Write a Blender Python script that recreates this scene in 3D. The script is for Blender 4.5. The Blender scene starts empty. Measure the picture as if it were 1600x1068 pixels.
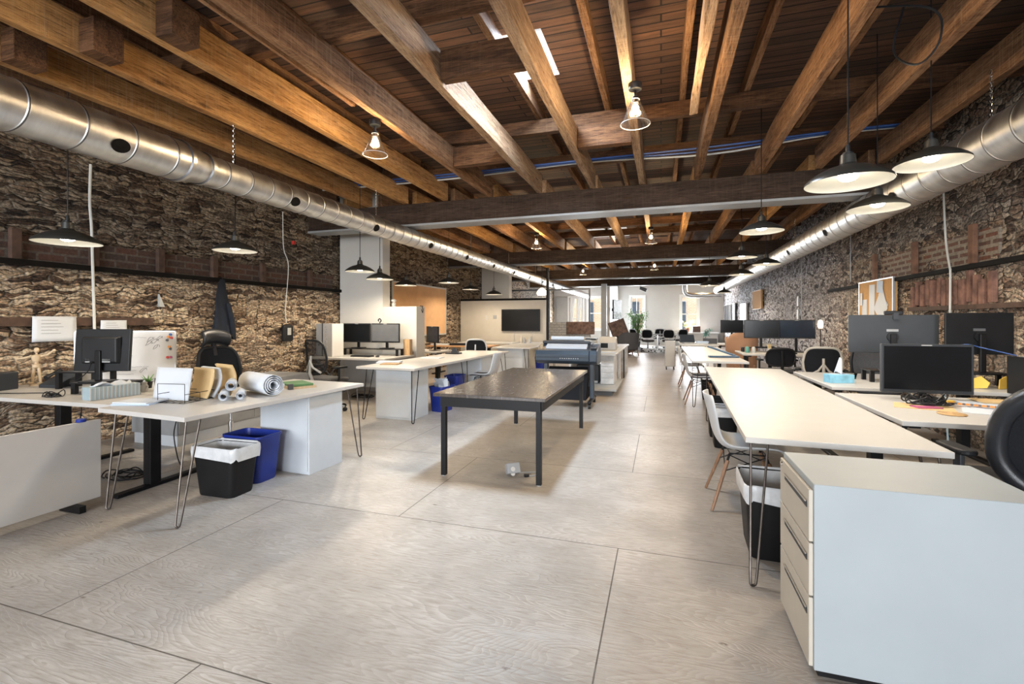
import bpy, bmesh, math, random
from mathutils import Vector, Matrix, noise, Euler
random.seed(7)
PI = math.pi
scene = bpy.context.scene
COL = scene.collection

# ------------------------------------------------------------------ camera
cam_d = bpy.data.cameras.new('camera'); cam = bpy.data.objects.new('camera', cam_d); COL.objects.link(cam)
cam.location = (0, 0, 1.38); cam.rotation_euler = (PI/2, 0, math.radians(17.7))
cam_d.sensor_width = 36; cam_d.lens = 730/1600*36; cam_d.shift_y = -34/1600; cam_d.clip_start = .05; cam_d.clip_end = 200
scene.camera = cam
# ------------------------------------------------------------------ world, exposure
w = bpy.data.worlds.new('world'); scene.world = w; w.use_nodes = True
w.node_tree.nodes['Background'].inputs[0].default_value = (.80, .90, 1.0, 1)
w.node_tree.nodes['Background'].inputs[1].default_value = 3.0
scene.view_settings.view_transform = 'Standard'; scene.view_settings.look = 'None'
scene.view_settings.gamma = 1; scene.view_settings.use_curve_mapping = False
scene.view_settings.exposure = 0.47

def area(name, loc, rot, sx, sy, power, col=(1, 1, 1), spread=PI):
    d = bpy.data.lights.new(name, 'AREA'); d.shape = 'RECTANGLE'; d.size = sx; d.size_y = sy
    d.energy = power; d.color = col; d.spread = spread
    o = bpy.data.objects.new(name, d); COL.objects.link(o); o.location = loc; o.rotation_euler = rot
    return o
# frontal fill lamps added at the unseen rear window openings
for i, x in enumerate((-4.5, -1.45, 1.6)):
    area('window_daylight', (x, -7.3, 1.95), (PI/2, 0, 0), 1.7, 2.3, 300, (.93, .96, 1.0))
# daylight through the roof lights
area('skylight_daylight', (-1.25, 4.35, 3.98), (0, 0, 0), .42, .75, 170, (.62, .80, 1.0))
area('skylight_daylight', (-1.5, 13.9, 3.98), (0, 0, 0), 1.0, 1.6, 90, (.75, .87, 1.0))
# daylight through the windows of the far wall
area('window_daylight', (-1.3, 27.2, 1.75), (-PI/2, 0, 0), .7, 2.0, 210, (.93, .97, 1.0))
area('window_daylight', (1.5, 27.2, 1.75), (-PI/2, 0, 0), .8, 2.0, 210, (.93, .97, 1.0))
area('window_daylight', (-4.3, 27.2, 1.75), (-PI/2, 0, 0), 1.8, 2.0, 320, (.93, .97, 1.0))

# ------------------------------------------------------------------ materials
M = {}
class NT:
    def __init__(s, name):
        m = bpy.data.materials.new(name); m.use_nodes = True; s.m = m; s.t = m.node_tree; s.n = s.t.nodes; s.l = s.t.links
        s.b = s.n['Principled BSDF']; M[name] = m
    def new(s, typ, **kw):
        n = s.n.new(typ)
        for k, v in kw.items(): setattr(n, k, v)
        return n
    def link(s, a, b): s.l.new(a, b)
    def setin(s, node, **kw):
        for k, v in kw.items(): node.inputs[k.replace('_', ' ')].default_value = v
    def coord(s, scale=(1, 1, 1), rnd=True, kind='Object'):
        tc = s.new('ShaderNodeTexCoord'); mp = s.new('ShaderNodeMapping')
        s.link(tc.outputs[kind], mp.inputs[0]); mp.inputs['Scale'].default_value = scale
        if rnd:
            oi = s.new('ShaderNodeObjectInfo'); ml = s.new('ShaderNodeMath', operation='MULTIPLY'); ml.inputs[1].default_value = 37.
            s.link(oi.outputs['Random'], ml.inputs[0]); s.link(ml.outputs[0], mp.inputs['Location'])
        return mp.outputs[0]
    def noise(s, vec, scale=5, detail=4, rough=.6, dist=0):
        n = s.new('ShaderNodeTexNoise'); s.link(vec, n.inputs['Vector'])
        n.inputs['Scale'].default_value = scale; n.inputs['Detail'].default_value = detail
        n.inputs['Roughness'].default_value = rough; n.inputs['Distortion'].default_value = dist
        return n.outputs['Fac']
    def ramp(s, fac, stops, interp='LINEAR'):
        r = s.new('ShaderNodeValToRGB'); s.link(fac, r.inputs[0]); e = r.color_ramp; e.interpolation = interp
        while len(e.elements) < len(stops): e.elements.new(.5)
        for k, (p, c) in enumerate(stops):
            e.elements[k].position = p
            e.elements[k].color = (c, c, c, 1) if isinstance(c, (int, float)) else (*c, 1)
        return r.outputs[0]
    def mix(s, fac, a, b, mode='MIX'):
        m = s.new('ShaderNodeMix', data_type='RGBA', blend_type=mode)
        for sock, v in ((m.inputs[0], fac), (m.inputs[6], a), (m.inputs[7], b)):
            if isinstance(v, bpy.types.NodeSocket): s.link(v, sock)
            elif isinstance(v, (int, float)): sock.default_value = v if sock.type == 'VALUE' else (v, v, v, 1)
            else: sock.default_value = (*v, 1)
        return m.outputs[2]
    def math(s, op, a, b=0, c=None):
        m = s.new('ShaderNodeMath', operation=op)
        for k, v in enumerate((a, b) if c is None else (a, b, c)):
            if isinstance(v, bpy.types.NodeSocket): s.link(v, m.inputs[k])
            else: m.inputs[k].default_value = v
        return m.outputs[0]
    def bump(s, h, strength=.5, dist=.01):
        b = s.new('ShaderNodeBump'); s.link(h, b.inputs['Height']); b.inputs['Strength'].default_value = strength
        b.inputs['Distance'].default_value = dist; s.link(b.outputs[0], s.b.inputs['Normal'])
    def base(s, col): 
        if isinstance(col, bpy.types.NodeSocket): s.link(col, s.b.inputs['Base Color'])
        else: s.b.inputs['Base Color'].default_value = (*col, 1)

def pmat(name, col, rough=.5, metal=0., var=.06, scale=6, bump=.0, bscale=60, spec=.5, trans=0, coat=0, stretch=(1, 1, 1)):
    n = NT(name); v = n.coord(stretch)
    f = n.noise(v, scale, 3)
    lo = tuple(max(0, c*(1-var)) for c in col); hi = tuple(min(1, c*(1+var)) for c in col)
    n.base(n.ramp(f, [(.3, lo), (.7, hi)]))
    n.b.inputs['Roughness'].default_value = rough; n.b.inputs['Metallic'].default_value = metal
    n.b.inputs['Specular IOR Level'].default_value = spec
    n.b.inputs['Transmission Weight'].default_value = trans; n.b.inputs['Coat Weight'].default_value = coat
    if bump: n.bump(n.noise(v, bscale, 2), bump, .003)
    return n.m
def emat(name, col, strength):
    n = NT(name); n.base(col); n.b.inputs['Emission Color'].default_value = (*col, 1); n.b.inputs['Emission Strength'].default_value = strength

pmat('desk_white', (.54, .525, .50), .38, var=.02)
pmat('panel_white', (.58, .62, .66), .42, var=.03)
pmat('steel_white', (.37, .415, .44), .45, var=.03, scale=3)
pmat('cream', (.52, .48, .41), .55, var=.03)
pmat('plaster', (.56, .545, .51), .8, var=.03, scale=2, bump=.15, bscale=30)
pmat('plaster_far', (.56, .56, .55), .8, var=.03, scale=2)
pmat('plaster_white', (.85, .87, .88), .7, var=.02, scale=2)
pmat('black_metal', (.008, .008, .009), .45, 0, var=.2, spec=.25)
pmat('black_plastic', (.011, .012, .014), .45, spec=.3, var=.2, bump=.2, bscale=300)
pmat('charcoal', (.03, .034, .04), .45, var=.1, spec=.35)
pmat('dark_grey', (.10, .105, .115), .5, var=.1)
pmat('mid_grey', (.30, .31, .32), .5, var=.08)
pmat('light_grey', (.42, .43, .43), .5, var=.05)
pmat('slate_blue', (.032, .046, .065), .4, var=.1)
pmat('screen', (.005, .006, .008), .25, spec=.3, var=.2, scale=3)
pmat('screen_blue', (.012, .020, .036), .2, var=.2, scale=3)
pmat('raw_steel', (.11, .095, .085), .42, .9, var=.25, scale=20)
pmat('chrome', (.75, .75, .75), .15, 1., var=.03)
pmat('mesh_black', (.011, .012, .015), .8, spec=.2, var=.3, scale=200, bump=.8, bscale=400)
pmat('leather_black', (.015, .017, .021), .32, var=.2, bump=.3, bscale=200)
pmat('fabric_grey', (.085, .085, .09), .9, var=.2, scale=80, bump=.4, bscale=300)
pmat('fabric_navy', (.018, .030, .065), .9, var=.25, scale=80)
pmat('coat_cloth', (.004, .008, .018), .85, var=.3, scale=20, bump=.4, bscale=60)
pmat('tan_fabric', (.42, .24, .15), .85, var=.1, scale=60)
pmat('rust_panel', (.17, .105, .08), .8, var=.5, scale=9, bump=.5, bscale=50)
pmat('shell_white', (.58, .60, .62), .35, var=.02)
pmat('dowel_wood', (.30, .17, .10), .5, var=.25, scale=8, stretch=(8, 8, 1))
pmat('pale_wood', (.62, .47, .30), .5, var=.12, scale=8, stretch=(6, 6, 1))
pmat('box_wood', (.46, .29, .14), .55, var=.25, scale=6, stretch=(8, 8, 1))
pmat('orange_wood', (.55, .30, .14), .5, var=.12, scale=6, stretch=(1, 8, 8))
pmat('bin_blue', (.012, .032, .26), .4, var=.06)
pmat('bin_black', (.008, .008, .009), .5, spec=.25, var=.15)
pmat('liner', (.62, .64, .66), .28, var=.12, scale=14, bump=.9, bscale=22)
pmat('paper', (.62, .66, .71), .7, var=.02)
pmat('paper_blue', (.50, .62, .78), .7, var=.05)
pmat('kraft', (.46, .29, .13), .75, var=.1, scale=30)
pmat('envelope', (.62, .44, .22), .75, var=.06)
pmat('cork', (.55, .32, .13), .9, var=.16, scale=90, bump=.3, bscale=200)
pmat('kraft_board', (.62, .37, .19), .8, var=.08, scale=3)
pmat('alu', (.55, .55, .55), .35, .8, var=.06)
pmat('tissue_blue', (.22, .50, .66), .6, var=.25, scale=12)
pmat('stripe_blue', (.33, .42, .46), .8, var=.06)
pmat('wire_blue', (.03, .09, .30), .4, var=.2)
pmat('wire_white', (.62, .62, .58), .5, var=.05)
pmat('blue_steel', (.06, .12, .20), .4, .4, var=.15)
pmat('red', (.60, .04, .03), .5, var=.1)
pmat('orange', (.75, .28, .05), .5, var=.1)
pmat('yellow', (.75, .50, .08), .6, var=.1)
pmat('pink', (.45, .10, .22), .6, var=.1)
pmat('green', (.10, .24, .10), .6, var=.2)
pmat('ink', (.10, .11, .13), .6)
pmat('leaf', (.14, .30, .08), .5, var=.35, scale=8)
pmat('leaf_teal', (.10, .30, .26), .5, var=.3, scale=8)
pmat('leaf_yellow', (.38, .36, .10), .5, var=.3, scale=8)
pmat('bark', (.16, .11, .07), .8, var=.2)
pmat('terracotta', (.30, .13, .08), .8)
pmat('shade_black', (.030, .030, .027), .35, var=.1)
pmat('enamel_white', (.72, .70, .62), .4, var=.01)
pmat('seam_metal', (.16, .16, .165), .45, 1., var=.1)
pmat('marble', (.62, .62, .62), .35, var=.28, scale=5)
pmat('tile_white', (.62, .62, .60), .3, var=.06)
pmat('wood_frame_brown', (.10, .055, .04), .5, var=.2)
pmat('nailer_wood', (.075, .042, .028), .8, var=.4, scale=10)
pmat('nailer_red', (.17, .085, .05), .8, var=.4, scale=10)
pmat('soldier_brick', (.19, .10, .075), .85, var=.6, scale=7, bump=.8, bscale=40)
pmat('rail_iron', (.008, .007, .006), .8, spec=.15, var=.3)
pmat('brick_tan', (.52, .33, .20), .8, var=.25, scale=3)
emat('bulb_warm', (1., .80, .52), 90)
emat('bulb_white', (1., .93, .80), 14)
emat('lamp_glow', (1., .85, .6), 2.5)

def mk_glass():
    n = NT('glass'); o = n.n['Material Output']; n.n.remove(n.b)
    t = n.new('ShaderNodeBsdfTransparent'); g = n.new('ShaderNodeBsdfGlossy'); g.inputs['Roughness'].default_value = .03
    f = n.new('ShaderNodeFresnel'); f.inputs[0].default_value = 1.45
    mx = n.new('ShaderNodeMixShader'); n.link(f.outputs[0], mx.inputs[0]); n.link(t.outputs[0], mx.inputs[1]); n.link(g.outputs[0], mx.inputs[2])
    t.inputs[0].default_value = (.96, .97, .97, 1); n.link(mx.outputs[0], o.inputs[0])
mk_glass()
def mk_sheer():
    n = NT('mesh_sheer'); o = n.n['Material Output']; n.base((.012, .012, .014)); n.b.inputs['Roughness'].default_value = .8
    t = n.new('ShaderNodeBsdfTransparent'); mx = n.new('ShaderNodeMixShader'); mx.inputs[0].default_value = .45
    n.link(t.outputs[0], mx.inputs[1]); n.link(n.b.outputs[0], mx.inputs[2]); n.link(mx.outputs[0], o.inputs[0])
mk_sheer()
def mk_frost():
    n = NT('lamp_glass'); o = n.n['Material Output']; n.n.remove(n.b)
    t = n.new('ShaderNodeBsdfTransparent'); g = n.new('ShaderNodeBsdfGlossy'); g.inputs['Roughness'].default_value = .1
    lw = n.new('ShaderNodeLayerWeight'); lw.inputs[0].default_value = .35
    mx = n.new('ShaderNodeMixShader'); n.link(lw.outputs['Facing'], mx.inputs[0]); n.link(t.outputs[0], mx.inputs[1]); n.link(g.outputs[0], mx.inputs[2])
    n.link(mx.outputs[0], o.inputs[0])
mk_frost()

def mk_stone(name, stops, mortar, sx, sz, dark=1., low=1.9, bluef=0.):
    """rubble wall: flat irregular stones (object Y along, Z up)"""
    n = NT(name); tc = n.new('ShaderNodeTexCoord'); sp = n.new('ShaderNodeSeparateXYZ'); n.link(tc.outputs['Object'], sp.inputs[0])
    cb = n.new('ShaderNodeCombineXYZ'); n.link(sp.outputs[1], cb.inputs[0]); n.link(sp.outputs[2], cb.inputs[1])
    wv = cb.outputs[0]
    # warp
    nz = n.new('ShaderNodeTexNoise'); n.link(wv, nz.inputs['Vector']); nz.inputs['Scale'].default_value = 3.2; nz.inputs['Detail'].default_value = 4
    sub = n.new('ShaderNodeVectorMath', operation='SUBTRACT'); n.link(nz.outputs['Color'], sub.inputs[0]); sub.inputs[1].default_value = (.5, .5, .5)
    sc = n.new('ShaderNodeVectorMath', operation='SCALE'); n.link(sub.outputs[0], sc.inputs[0]); sc.inputs['Scale'].default_value = .22
    ad = n.new('ShaderNodeVectorMath', operation='ADD'); n.link(wv, ad.inputs[0]); n.link(sc.outputs[0], ad.inputs[1])
    mp = n.new('ShaderNodeMapping'); n.link(ad.outputs[0], mp.inputs[0]); mp.inputs['Scale'].default_value = (sx, sz, 1)
    v1 = n.new('ShaderNodeTexVoronoi', voronoi_dimensions='2D'); n.link(mp.outputs[0], v1.inputs['Vector']); v1.inputs['Scale'].default_value = 1; v1.inputs['Randomness'].default_value = .9
    v2 = n.new('ShaderNodeTexVoronoi', voronoi_dimensions='2D', feature='DISTANCE_TO_EDGE'); n.link(mp.outputs[0], v2.inputs['Vector']); v2.inputs['Scale'].default_value = 1; v2.inputs['Randomness'].default_value = .9
    hs = n.new('ShaderNodeSeparateColor'); n.link(v1.outputs['Color'], hs.inputs[0])
    fine = n.noise(wv, 26, 6, .7); med = n.noise(wv, 5, 4, .6); big = n.noise(wv, .9, 3, .6)
    mps = n.new('ShaderNodeMapping'); n.link(wv, mps.inputs[0]); mps.inputs['Scale'].default_value = (5, 22, 1)
    streak = n.noise(mps.outputs[0], 2.2, 5, .7, .4)
    key = n.math('ADD', n.math('MULTIPLY', hs.outputs[0], .55), n.math('MULTIPLY', streak, .55))
    col = n.ramp(key, stops)
    edge = n.ramp(v2.outputs['Distance'], [(.02, 1.), (.10, 0.)])
    # mortar, partly dark hollow joints
    mcol = n.mix(n.ramp(med, [(.47, 0.), (.60, 1.)]), tuple(c*.05 for c in mortar), mortar)
    col = n.mix(edge, col, mcol)
    col = n.mix(1., col, n.ramp(fine, [(.34, .22), (.47, 1.), (.62, 2.)]), 'MULTIPLY')
    # mortar smeared in large patches
    col = n.mix(n.ramp(big, [(.54, 0.), (.68, .55)]), col, n.ramp(fine, [(.35, tuple(c*.3 for c in mortar)), (.6, tuple(c*1.25 for c in mortar))]))
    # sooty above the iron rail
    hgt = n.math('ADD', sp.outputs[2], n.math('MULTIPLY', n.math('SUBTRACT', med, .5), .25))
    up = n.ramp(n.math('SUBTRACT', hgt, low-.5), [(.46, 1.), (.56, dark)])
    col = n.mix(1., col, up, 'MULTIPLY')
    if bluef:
        # further down the wall, cool light glare is painted into the stone colour
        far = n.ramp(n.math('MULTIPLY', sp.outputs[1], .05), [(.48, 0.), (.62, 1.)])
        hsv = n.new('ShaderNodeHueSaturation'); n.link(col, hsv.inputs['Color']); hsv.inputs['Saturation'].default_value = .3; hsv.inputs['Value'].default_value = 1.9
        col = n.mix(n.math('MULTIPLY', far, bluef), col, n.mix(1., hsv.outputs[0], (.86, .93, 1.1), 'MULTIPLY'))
    n.base(col); n.b.inputs['Roughness'].default_value = .8; n.b.inputs['Specular IOR Level'].default_value = .35
    h = n.math('ADD', n.ramp(v2.outputs['Distance'], [(.0, 0.), (.14, .8), (.4, 1.)]), n.math('ADD', n.math('MULTIPLY', fine, .9), n.math('MULTIPLY', streak, 1.1)))
    n.bump(h, 1., .045)
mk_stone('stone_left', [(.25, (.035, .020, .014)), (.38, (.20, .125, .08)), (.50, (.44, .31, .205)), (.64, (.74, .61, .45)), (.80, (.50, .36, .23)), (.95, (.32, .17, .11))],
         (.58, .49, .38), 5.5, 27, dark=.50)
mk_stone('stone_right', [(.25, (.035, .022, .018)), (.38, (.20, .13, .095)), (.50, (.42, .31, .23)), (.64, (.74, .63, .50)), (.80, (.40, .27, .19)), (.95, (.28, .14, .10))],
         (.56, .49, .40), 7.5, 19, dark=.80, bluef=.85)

def mk_brick(name, c1, c2, mortar, bw, rh, axis='Y', mort=.012):
    n = NT(name); tc = n.new('ShaderNodeTexCoord'); sp = n.new('ShaderNodeSeparateXYZ'); n.link(tc.outputs['Object'], sp.inputs[0])
    cb = n.new('ShaderNodeCombineXYZ'); n.link(sp.outputs[{'X': 0, 'Y': 1}[axis]], cb.inputs[0]); n.link(sp.outputs[2], cb.inputs[1])
    b = n.new('ShaderNodeTexBrick'); n.link(cb.outputs[0], b.inputs['Vector']); n.setin(b, Scale=1., Mortar_Size=mort, Brick_Width=bw, Row_Height=rh, Bias=0.)
    b.inputs['Color1'].default_value = (*c1, 1); b.inputs['Color2'].default_value = (*c2, 1); b.inputs['Mortar'].default_value = (*mortar, 1)
    f = n.noise(cb.outputs[0], 30, 4)
    n.base(n.mix(1., b.outputs['Color'], n.ramp(f, [(.3, .6), (.7, 1.2)]), 'MULTIPLY')); n.b.inputs['Roughness'].default_value = .8
    n.bump(n.math('SUBTRACT', f, n.math('MULTIPLY', b.outputs['Fac'], 2.)), .8, .01)
mk_brick('brick_old', (.20, .085, .055), (.10, .07, .06), (.30, .26, .21), .22, .075, mort=.02)
mk_brick('brick_dark', (.10, .045, .03), (.06, .04, .035), (.12, .10, .08), .24, .085)
mk_brick('brick_out', (.62, .38, .22), (.52, .30, .17), (.60, .50, .38), .24, .085, 'X')
mk_brick('subway', (.66, .66, .64), (.60, .60, .59), (.35, .35, .34), .20, .10, 'X', .008)

def mk_timber(name, stops, ax=0):
    n = NT(name)
    if ax:
        oc = n.coord; n.coord = lambda s, **k: oc((s[1], s[0], s[2]), **k)
    v = n.coord((9, .9, 9))
    g = n.noise(v, 3.2, 6, .65, 1.2); v2 = n.coord((3, .5, 3)); b = n.noise(v2, 1.7, 3, .6)
    col = n.ramp(n.math('ADD', n.math('MULTIPLY', g, .6), n.math('MULTIPLY', b, .42)), stops)
    v3 = n.coord((1, 22, 1)); saw = n.noise(v3, 3, 2, .5)          # cross saw marks
    oi = n.new('ShaderNodeObjectInfo')
    col = n.mix(1., col, n.ramp(oi.outputs['Random'], [(0., .75), (1., 1.2)]), 'MULTIPLY')
    kn = n.new('ShaderNodeTexVoronoi'); n.link(n.coord((4, .8, 4)), kn.inputs['Vector']); kn.inputs['Scale'].default_value = 1.3
    col = n.mix(n.ramp(kn.outputs['Distance'], [(.05, .8), (.11, 0.)]), col, (.045, .02, .008))
    fg = n.noise(n.coord((55, 3.5, 55)), 2., 5, .75, .6)            # fine splits and checks
    col = n.mix(1., col, n.ramp(fg, [(.34, .28), (.47, 1.), (.68, 1.3)]), 'MULTIPLY')
    col = n.mix(n.ramp(saw, [(.5, 0.), (.75, .03 if ax else .22)]), col, (.55, .40, .25))
    n.base(col); n.b.inputs['Roughness'].default_value = .75; n.b.inputs['Specular IOR Level'].default_value = .2
    n.bump(n.math('ADD', n.math('ADD', g, fg), n.math('MULTIPLY', saw, .1 if ax else .6)), .9, .010)
mk_timber('joist_wood', [(.30, (.055, .026, .013)), (.44, (.17, .085, .042)), (.56, (.29, .155, .080)), (.70, (.40, .24, .13))])
mk_timber('joist_pale', [(.30, (.11, .065, .04)), (.44, (.26, .16, .10)), (.58, (.40, .27, .17)), (.70, (.52, .39, .27))])
mk_timber('joist_orange', [(.30, (.12, .05, .018)), (.44, (.33, .16, .055)), (.58, (.50, .27, .10)), (.72, (.58, .35, .15))])
mk_timber('purlin_wood', [(.30, (.03, .014, .008)), (.46, (.09, .042, .020)), (.60, (.17, .082, .038)), (.72, (.24, .13, .065))], 1)
mk_timber('beam_dark', [(.30, (.014, .009, .007)), (.5, (.04, .026, .019)), (.72, (.085, .055, .040))], 1)

def mk_deck():
    n = NT('deck_boards'); tc = n.new('ShaderNodeTexCoord'); sp = n.new('ShaderNodeSeparateXYZ'); n.link(tc.outputs['Object'], sp.inputs[0])
    b = n.new('ShaderNodeTexBrick'); n.link(tc.outputs['Object'], b.inputs['Vector']); n.setin(b, Scale=1., Mortar_Size=.008, Brick_Width=3.2, Row_Height=.11, Bias=0.)
    b.inputs['Color1'].default_value = (.13, .062, .034, 1); b.inputs['Color2'].default_value = (.05, .027, .018, 1); b.inputs['Mortar'].default_value = (.01, .006, .004, 1)
    mp = n.new('ShaderNodeMapping'); n.link(tc.outputs['Object'], mp.inputs[0]); mp.inputs['Scale'].default_value = (1, 12, 1)
    f = n.noise(mp.outputs[0], 2.5, 6, .7, .5)
    n.base(n.mix(1., b.outputs['Color'], n.ramp(f, [(.25, .3), (.7, 1.5)]), 'MULTIPLY')); n.b.inputs['Roughness'].default_value = .8
    n.bump(n.math('SUBTRACT', f, b.outputs['Fac']), .8, .01)
mk_deck()

def mk_floor():
    n = NT('floor_ply'); tc = n.new('ShaderNodeTexCoord')
    mp = n.new('ShaderNodeMapping'); n.link(tc.outputs['Object'], mp.inputs[0]); mp.inputs['Location'].default_value = (4.28, -1.41+1.48*4, 0)
    b = n.new('ShaderNodeTexBrick'); n.link(mp.outputs[0], b.inputs['Vector']); n.setin(b, Scale=1., Mortar_Size=.004, Brick_Width=2.52, Row_Height=1.48, Bias=0., Mortar_Smooth=.3)
    b.offset = .4
    b.inputs['Color1'].default_value = (0, 0, 0, 1); b.inputs['Color2'].default_value = (1, 1, 1, 1); b.inputs['Mortar'].default_value = (.5, .5, .5, 1)
    sp = n.new('ShaderNodeSeparateXYZ'); n.link(tc.outputs['Object'], sp.inputs[0])
    # plywood cathedral grain: contour lines of a stretched noise field, shifted per sheet
    sh = n.new('ShaderNodeSeparateColor'); n.link(b.outputs['Color'], sh.inputs[0])
    cb = n.new('ShaderNodeCombineXYZ'); n.link(n.math('MULTIPLY', sp.outputs[0], .55), cb.inputs[0]); n.link(n.math('MULTIPLY', sp.outputs[1], 2.3), cb.inputs[1]); n.link(n.math('MULTIPLY', sh.outputs[0], 9.), cb.inputs[2])
    fld = n.noise(cb.outputs[0], 1.15, 3, .45, .25)
    rings = n.math('FRACT', n.math('MULTIPLY', fld, 60.))
    rings = n.ramp(rings, [(0., 0.), (.10, 1.), (.35, .7), (.7, .15), (1., 0.)])
    cf = n.new('ShaderNodeMapping'); n.link(tc.outputs['Object'], cf.inputs[0]); cf.inputs['Scale'].default_value = (3.0, 30, 1)
    fine = n.noise(cf.outputs[0], 3, 4, .7, .3)
    blot = n.noise(tc.outputs['Object'], 1.3, 4, .6)
    col = n.mix(n.math('MULTIPLY', n.math('MULTIPLY', rings, n.ramp(blot, [(.38, .10), (.62, 1.)])), .42), (.41, .38, .345), (.68, .665, .64))
    col = n.mix(n.ramp(fine, [(.48, 0.), (.64, .75)]), col, (.33, .28, .235))
    col = n.mix(1., col, n.ramp(blot, [(.3, .80), (.7, 1.10)]), 'MULTIPLY')
    # knots and scuffs
    kn = n.new('ShaderNodeTexVoronoi'); mk = n.new('ShaderNodeMapping'); n.link(tc.outputs['Object'], mk.inputs[0]); mk.inputs['Scale'].default_value = (1.6, 3.4, 1); n.link(mk.outputs[0], kn.inputs['Vector']); kn.inputs['Scale'].default_value = 2.1
    kk = n.math('MULTIPLY', n.ramp(kn.outputs['Distance'], [(.03, 1.), (.085, 0.)]), n.ramp(n.noise(tc.outputs['Object'], 14, 3), [(.44, 0.), (.54, .85)]))
    col = n.mix(kk, col, (.10, .07, .05))
    # older, browner boards towards the back of the room
    fy = n.ramp(n.math('MULTIPLY', sp.outputs[1], .04), [(.22, 0.), (.42, .55)])
    mb = n.new('ShaderNodeMapping'); n.link(tc.outputs['Object'], mb.inputs[0]); mb.inputs['Scale'].default_value = (.5, 9, 1)
    col = n.mix(fy, col, n.ramp(n.noise(mb.outputs[0], 1.2, 3), [(.3, (.26, .20, .17)), (.7, (.50, .43, .38))]))
    col = n.mix(n.math('MULTIPLY', b.outputs['Fac'], .85), col, (.05, .04, .03))
    n.base(col)
    n.link(n.ramp(fine, [(.3, .30), (.8, .52)]), n.b.inputs['Roughness']); n.b.inputs['Specular IOR Level'].default_value = .45
    n.bump(n.math('SUBTRACT', n.math('ADD', n.math('MULTIPLY', fine, .5), n.math('MULTIPLY', rings, .3)), n.math('MULTIPLY', b.outputs['Fac'], 2.)), .5, .004)
mk_floor()

def mk_duct():
    n = NT('galvanised'); v = n.coord((1, 3, 1), rnd=False)
    f = n.noise(v, 4, 4, .6); g = n.noise(v, 40, 2)
    n.base(n.ramp(f, [(.3, (.56, .57, .58)), (.7, (.76, .77, .77))])); n.b.inputs['Metallic'].default_value = 1.
    n.link(n.ramp(f, [(.3, .30), (.7, .46)]), n.b.inputs['Roughness']); n.bump(n.math('ADD', f, n.math('MULTIPLY', g, .1)), .03, .01)
mk_duct()
def mk_tabletop():
    n = NT('table_black'); v = n.coord((8, 1, 1), rnd=False)
    f = n.noise(v, 6, 5, .7, .3)
    n.base(n.ramp(f, [(.3, (.035, .026, .022)), (.7, (.085, .068, .058))]))
    n.link(n.ramp(f, [(.3, .16), (.7, .30)]), n.b.inputs['Roughness']); n.b.inputs['Specular IOR Level'].default_value = .8
mk_tabletop()

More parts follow.
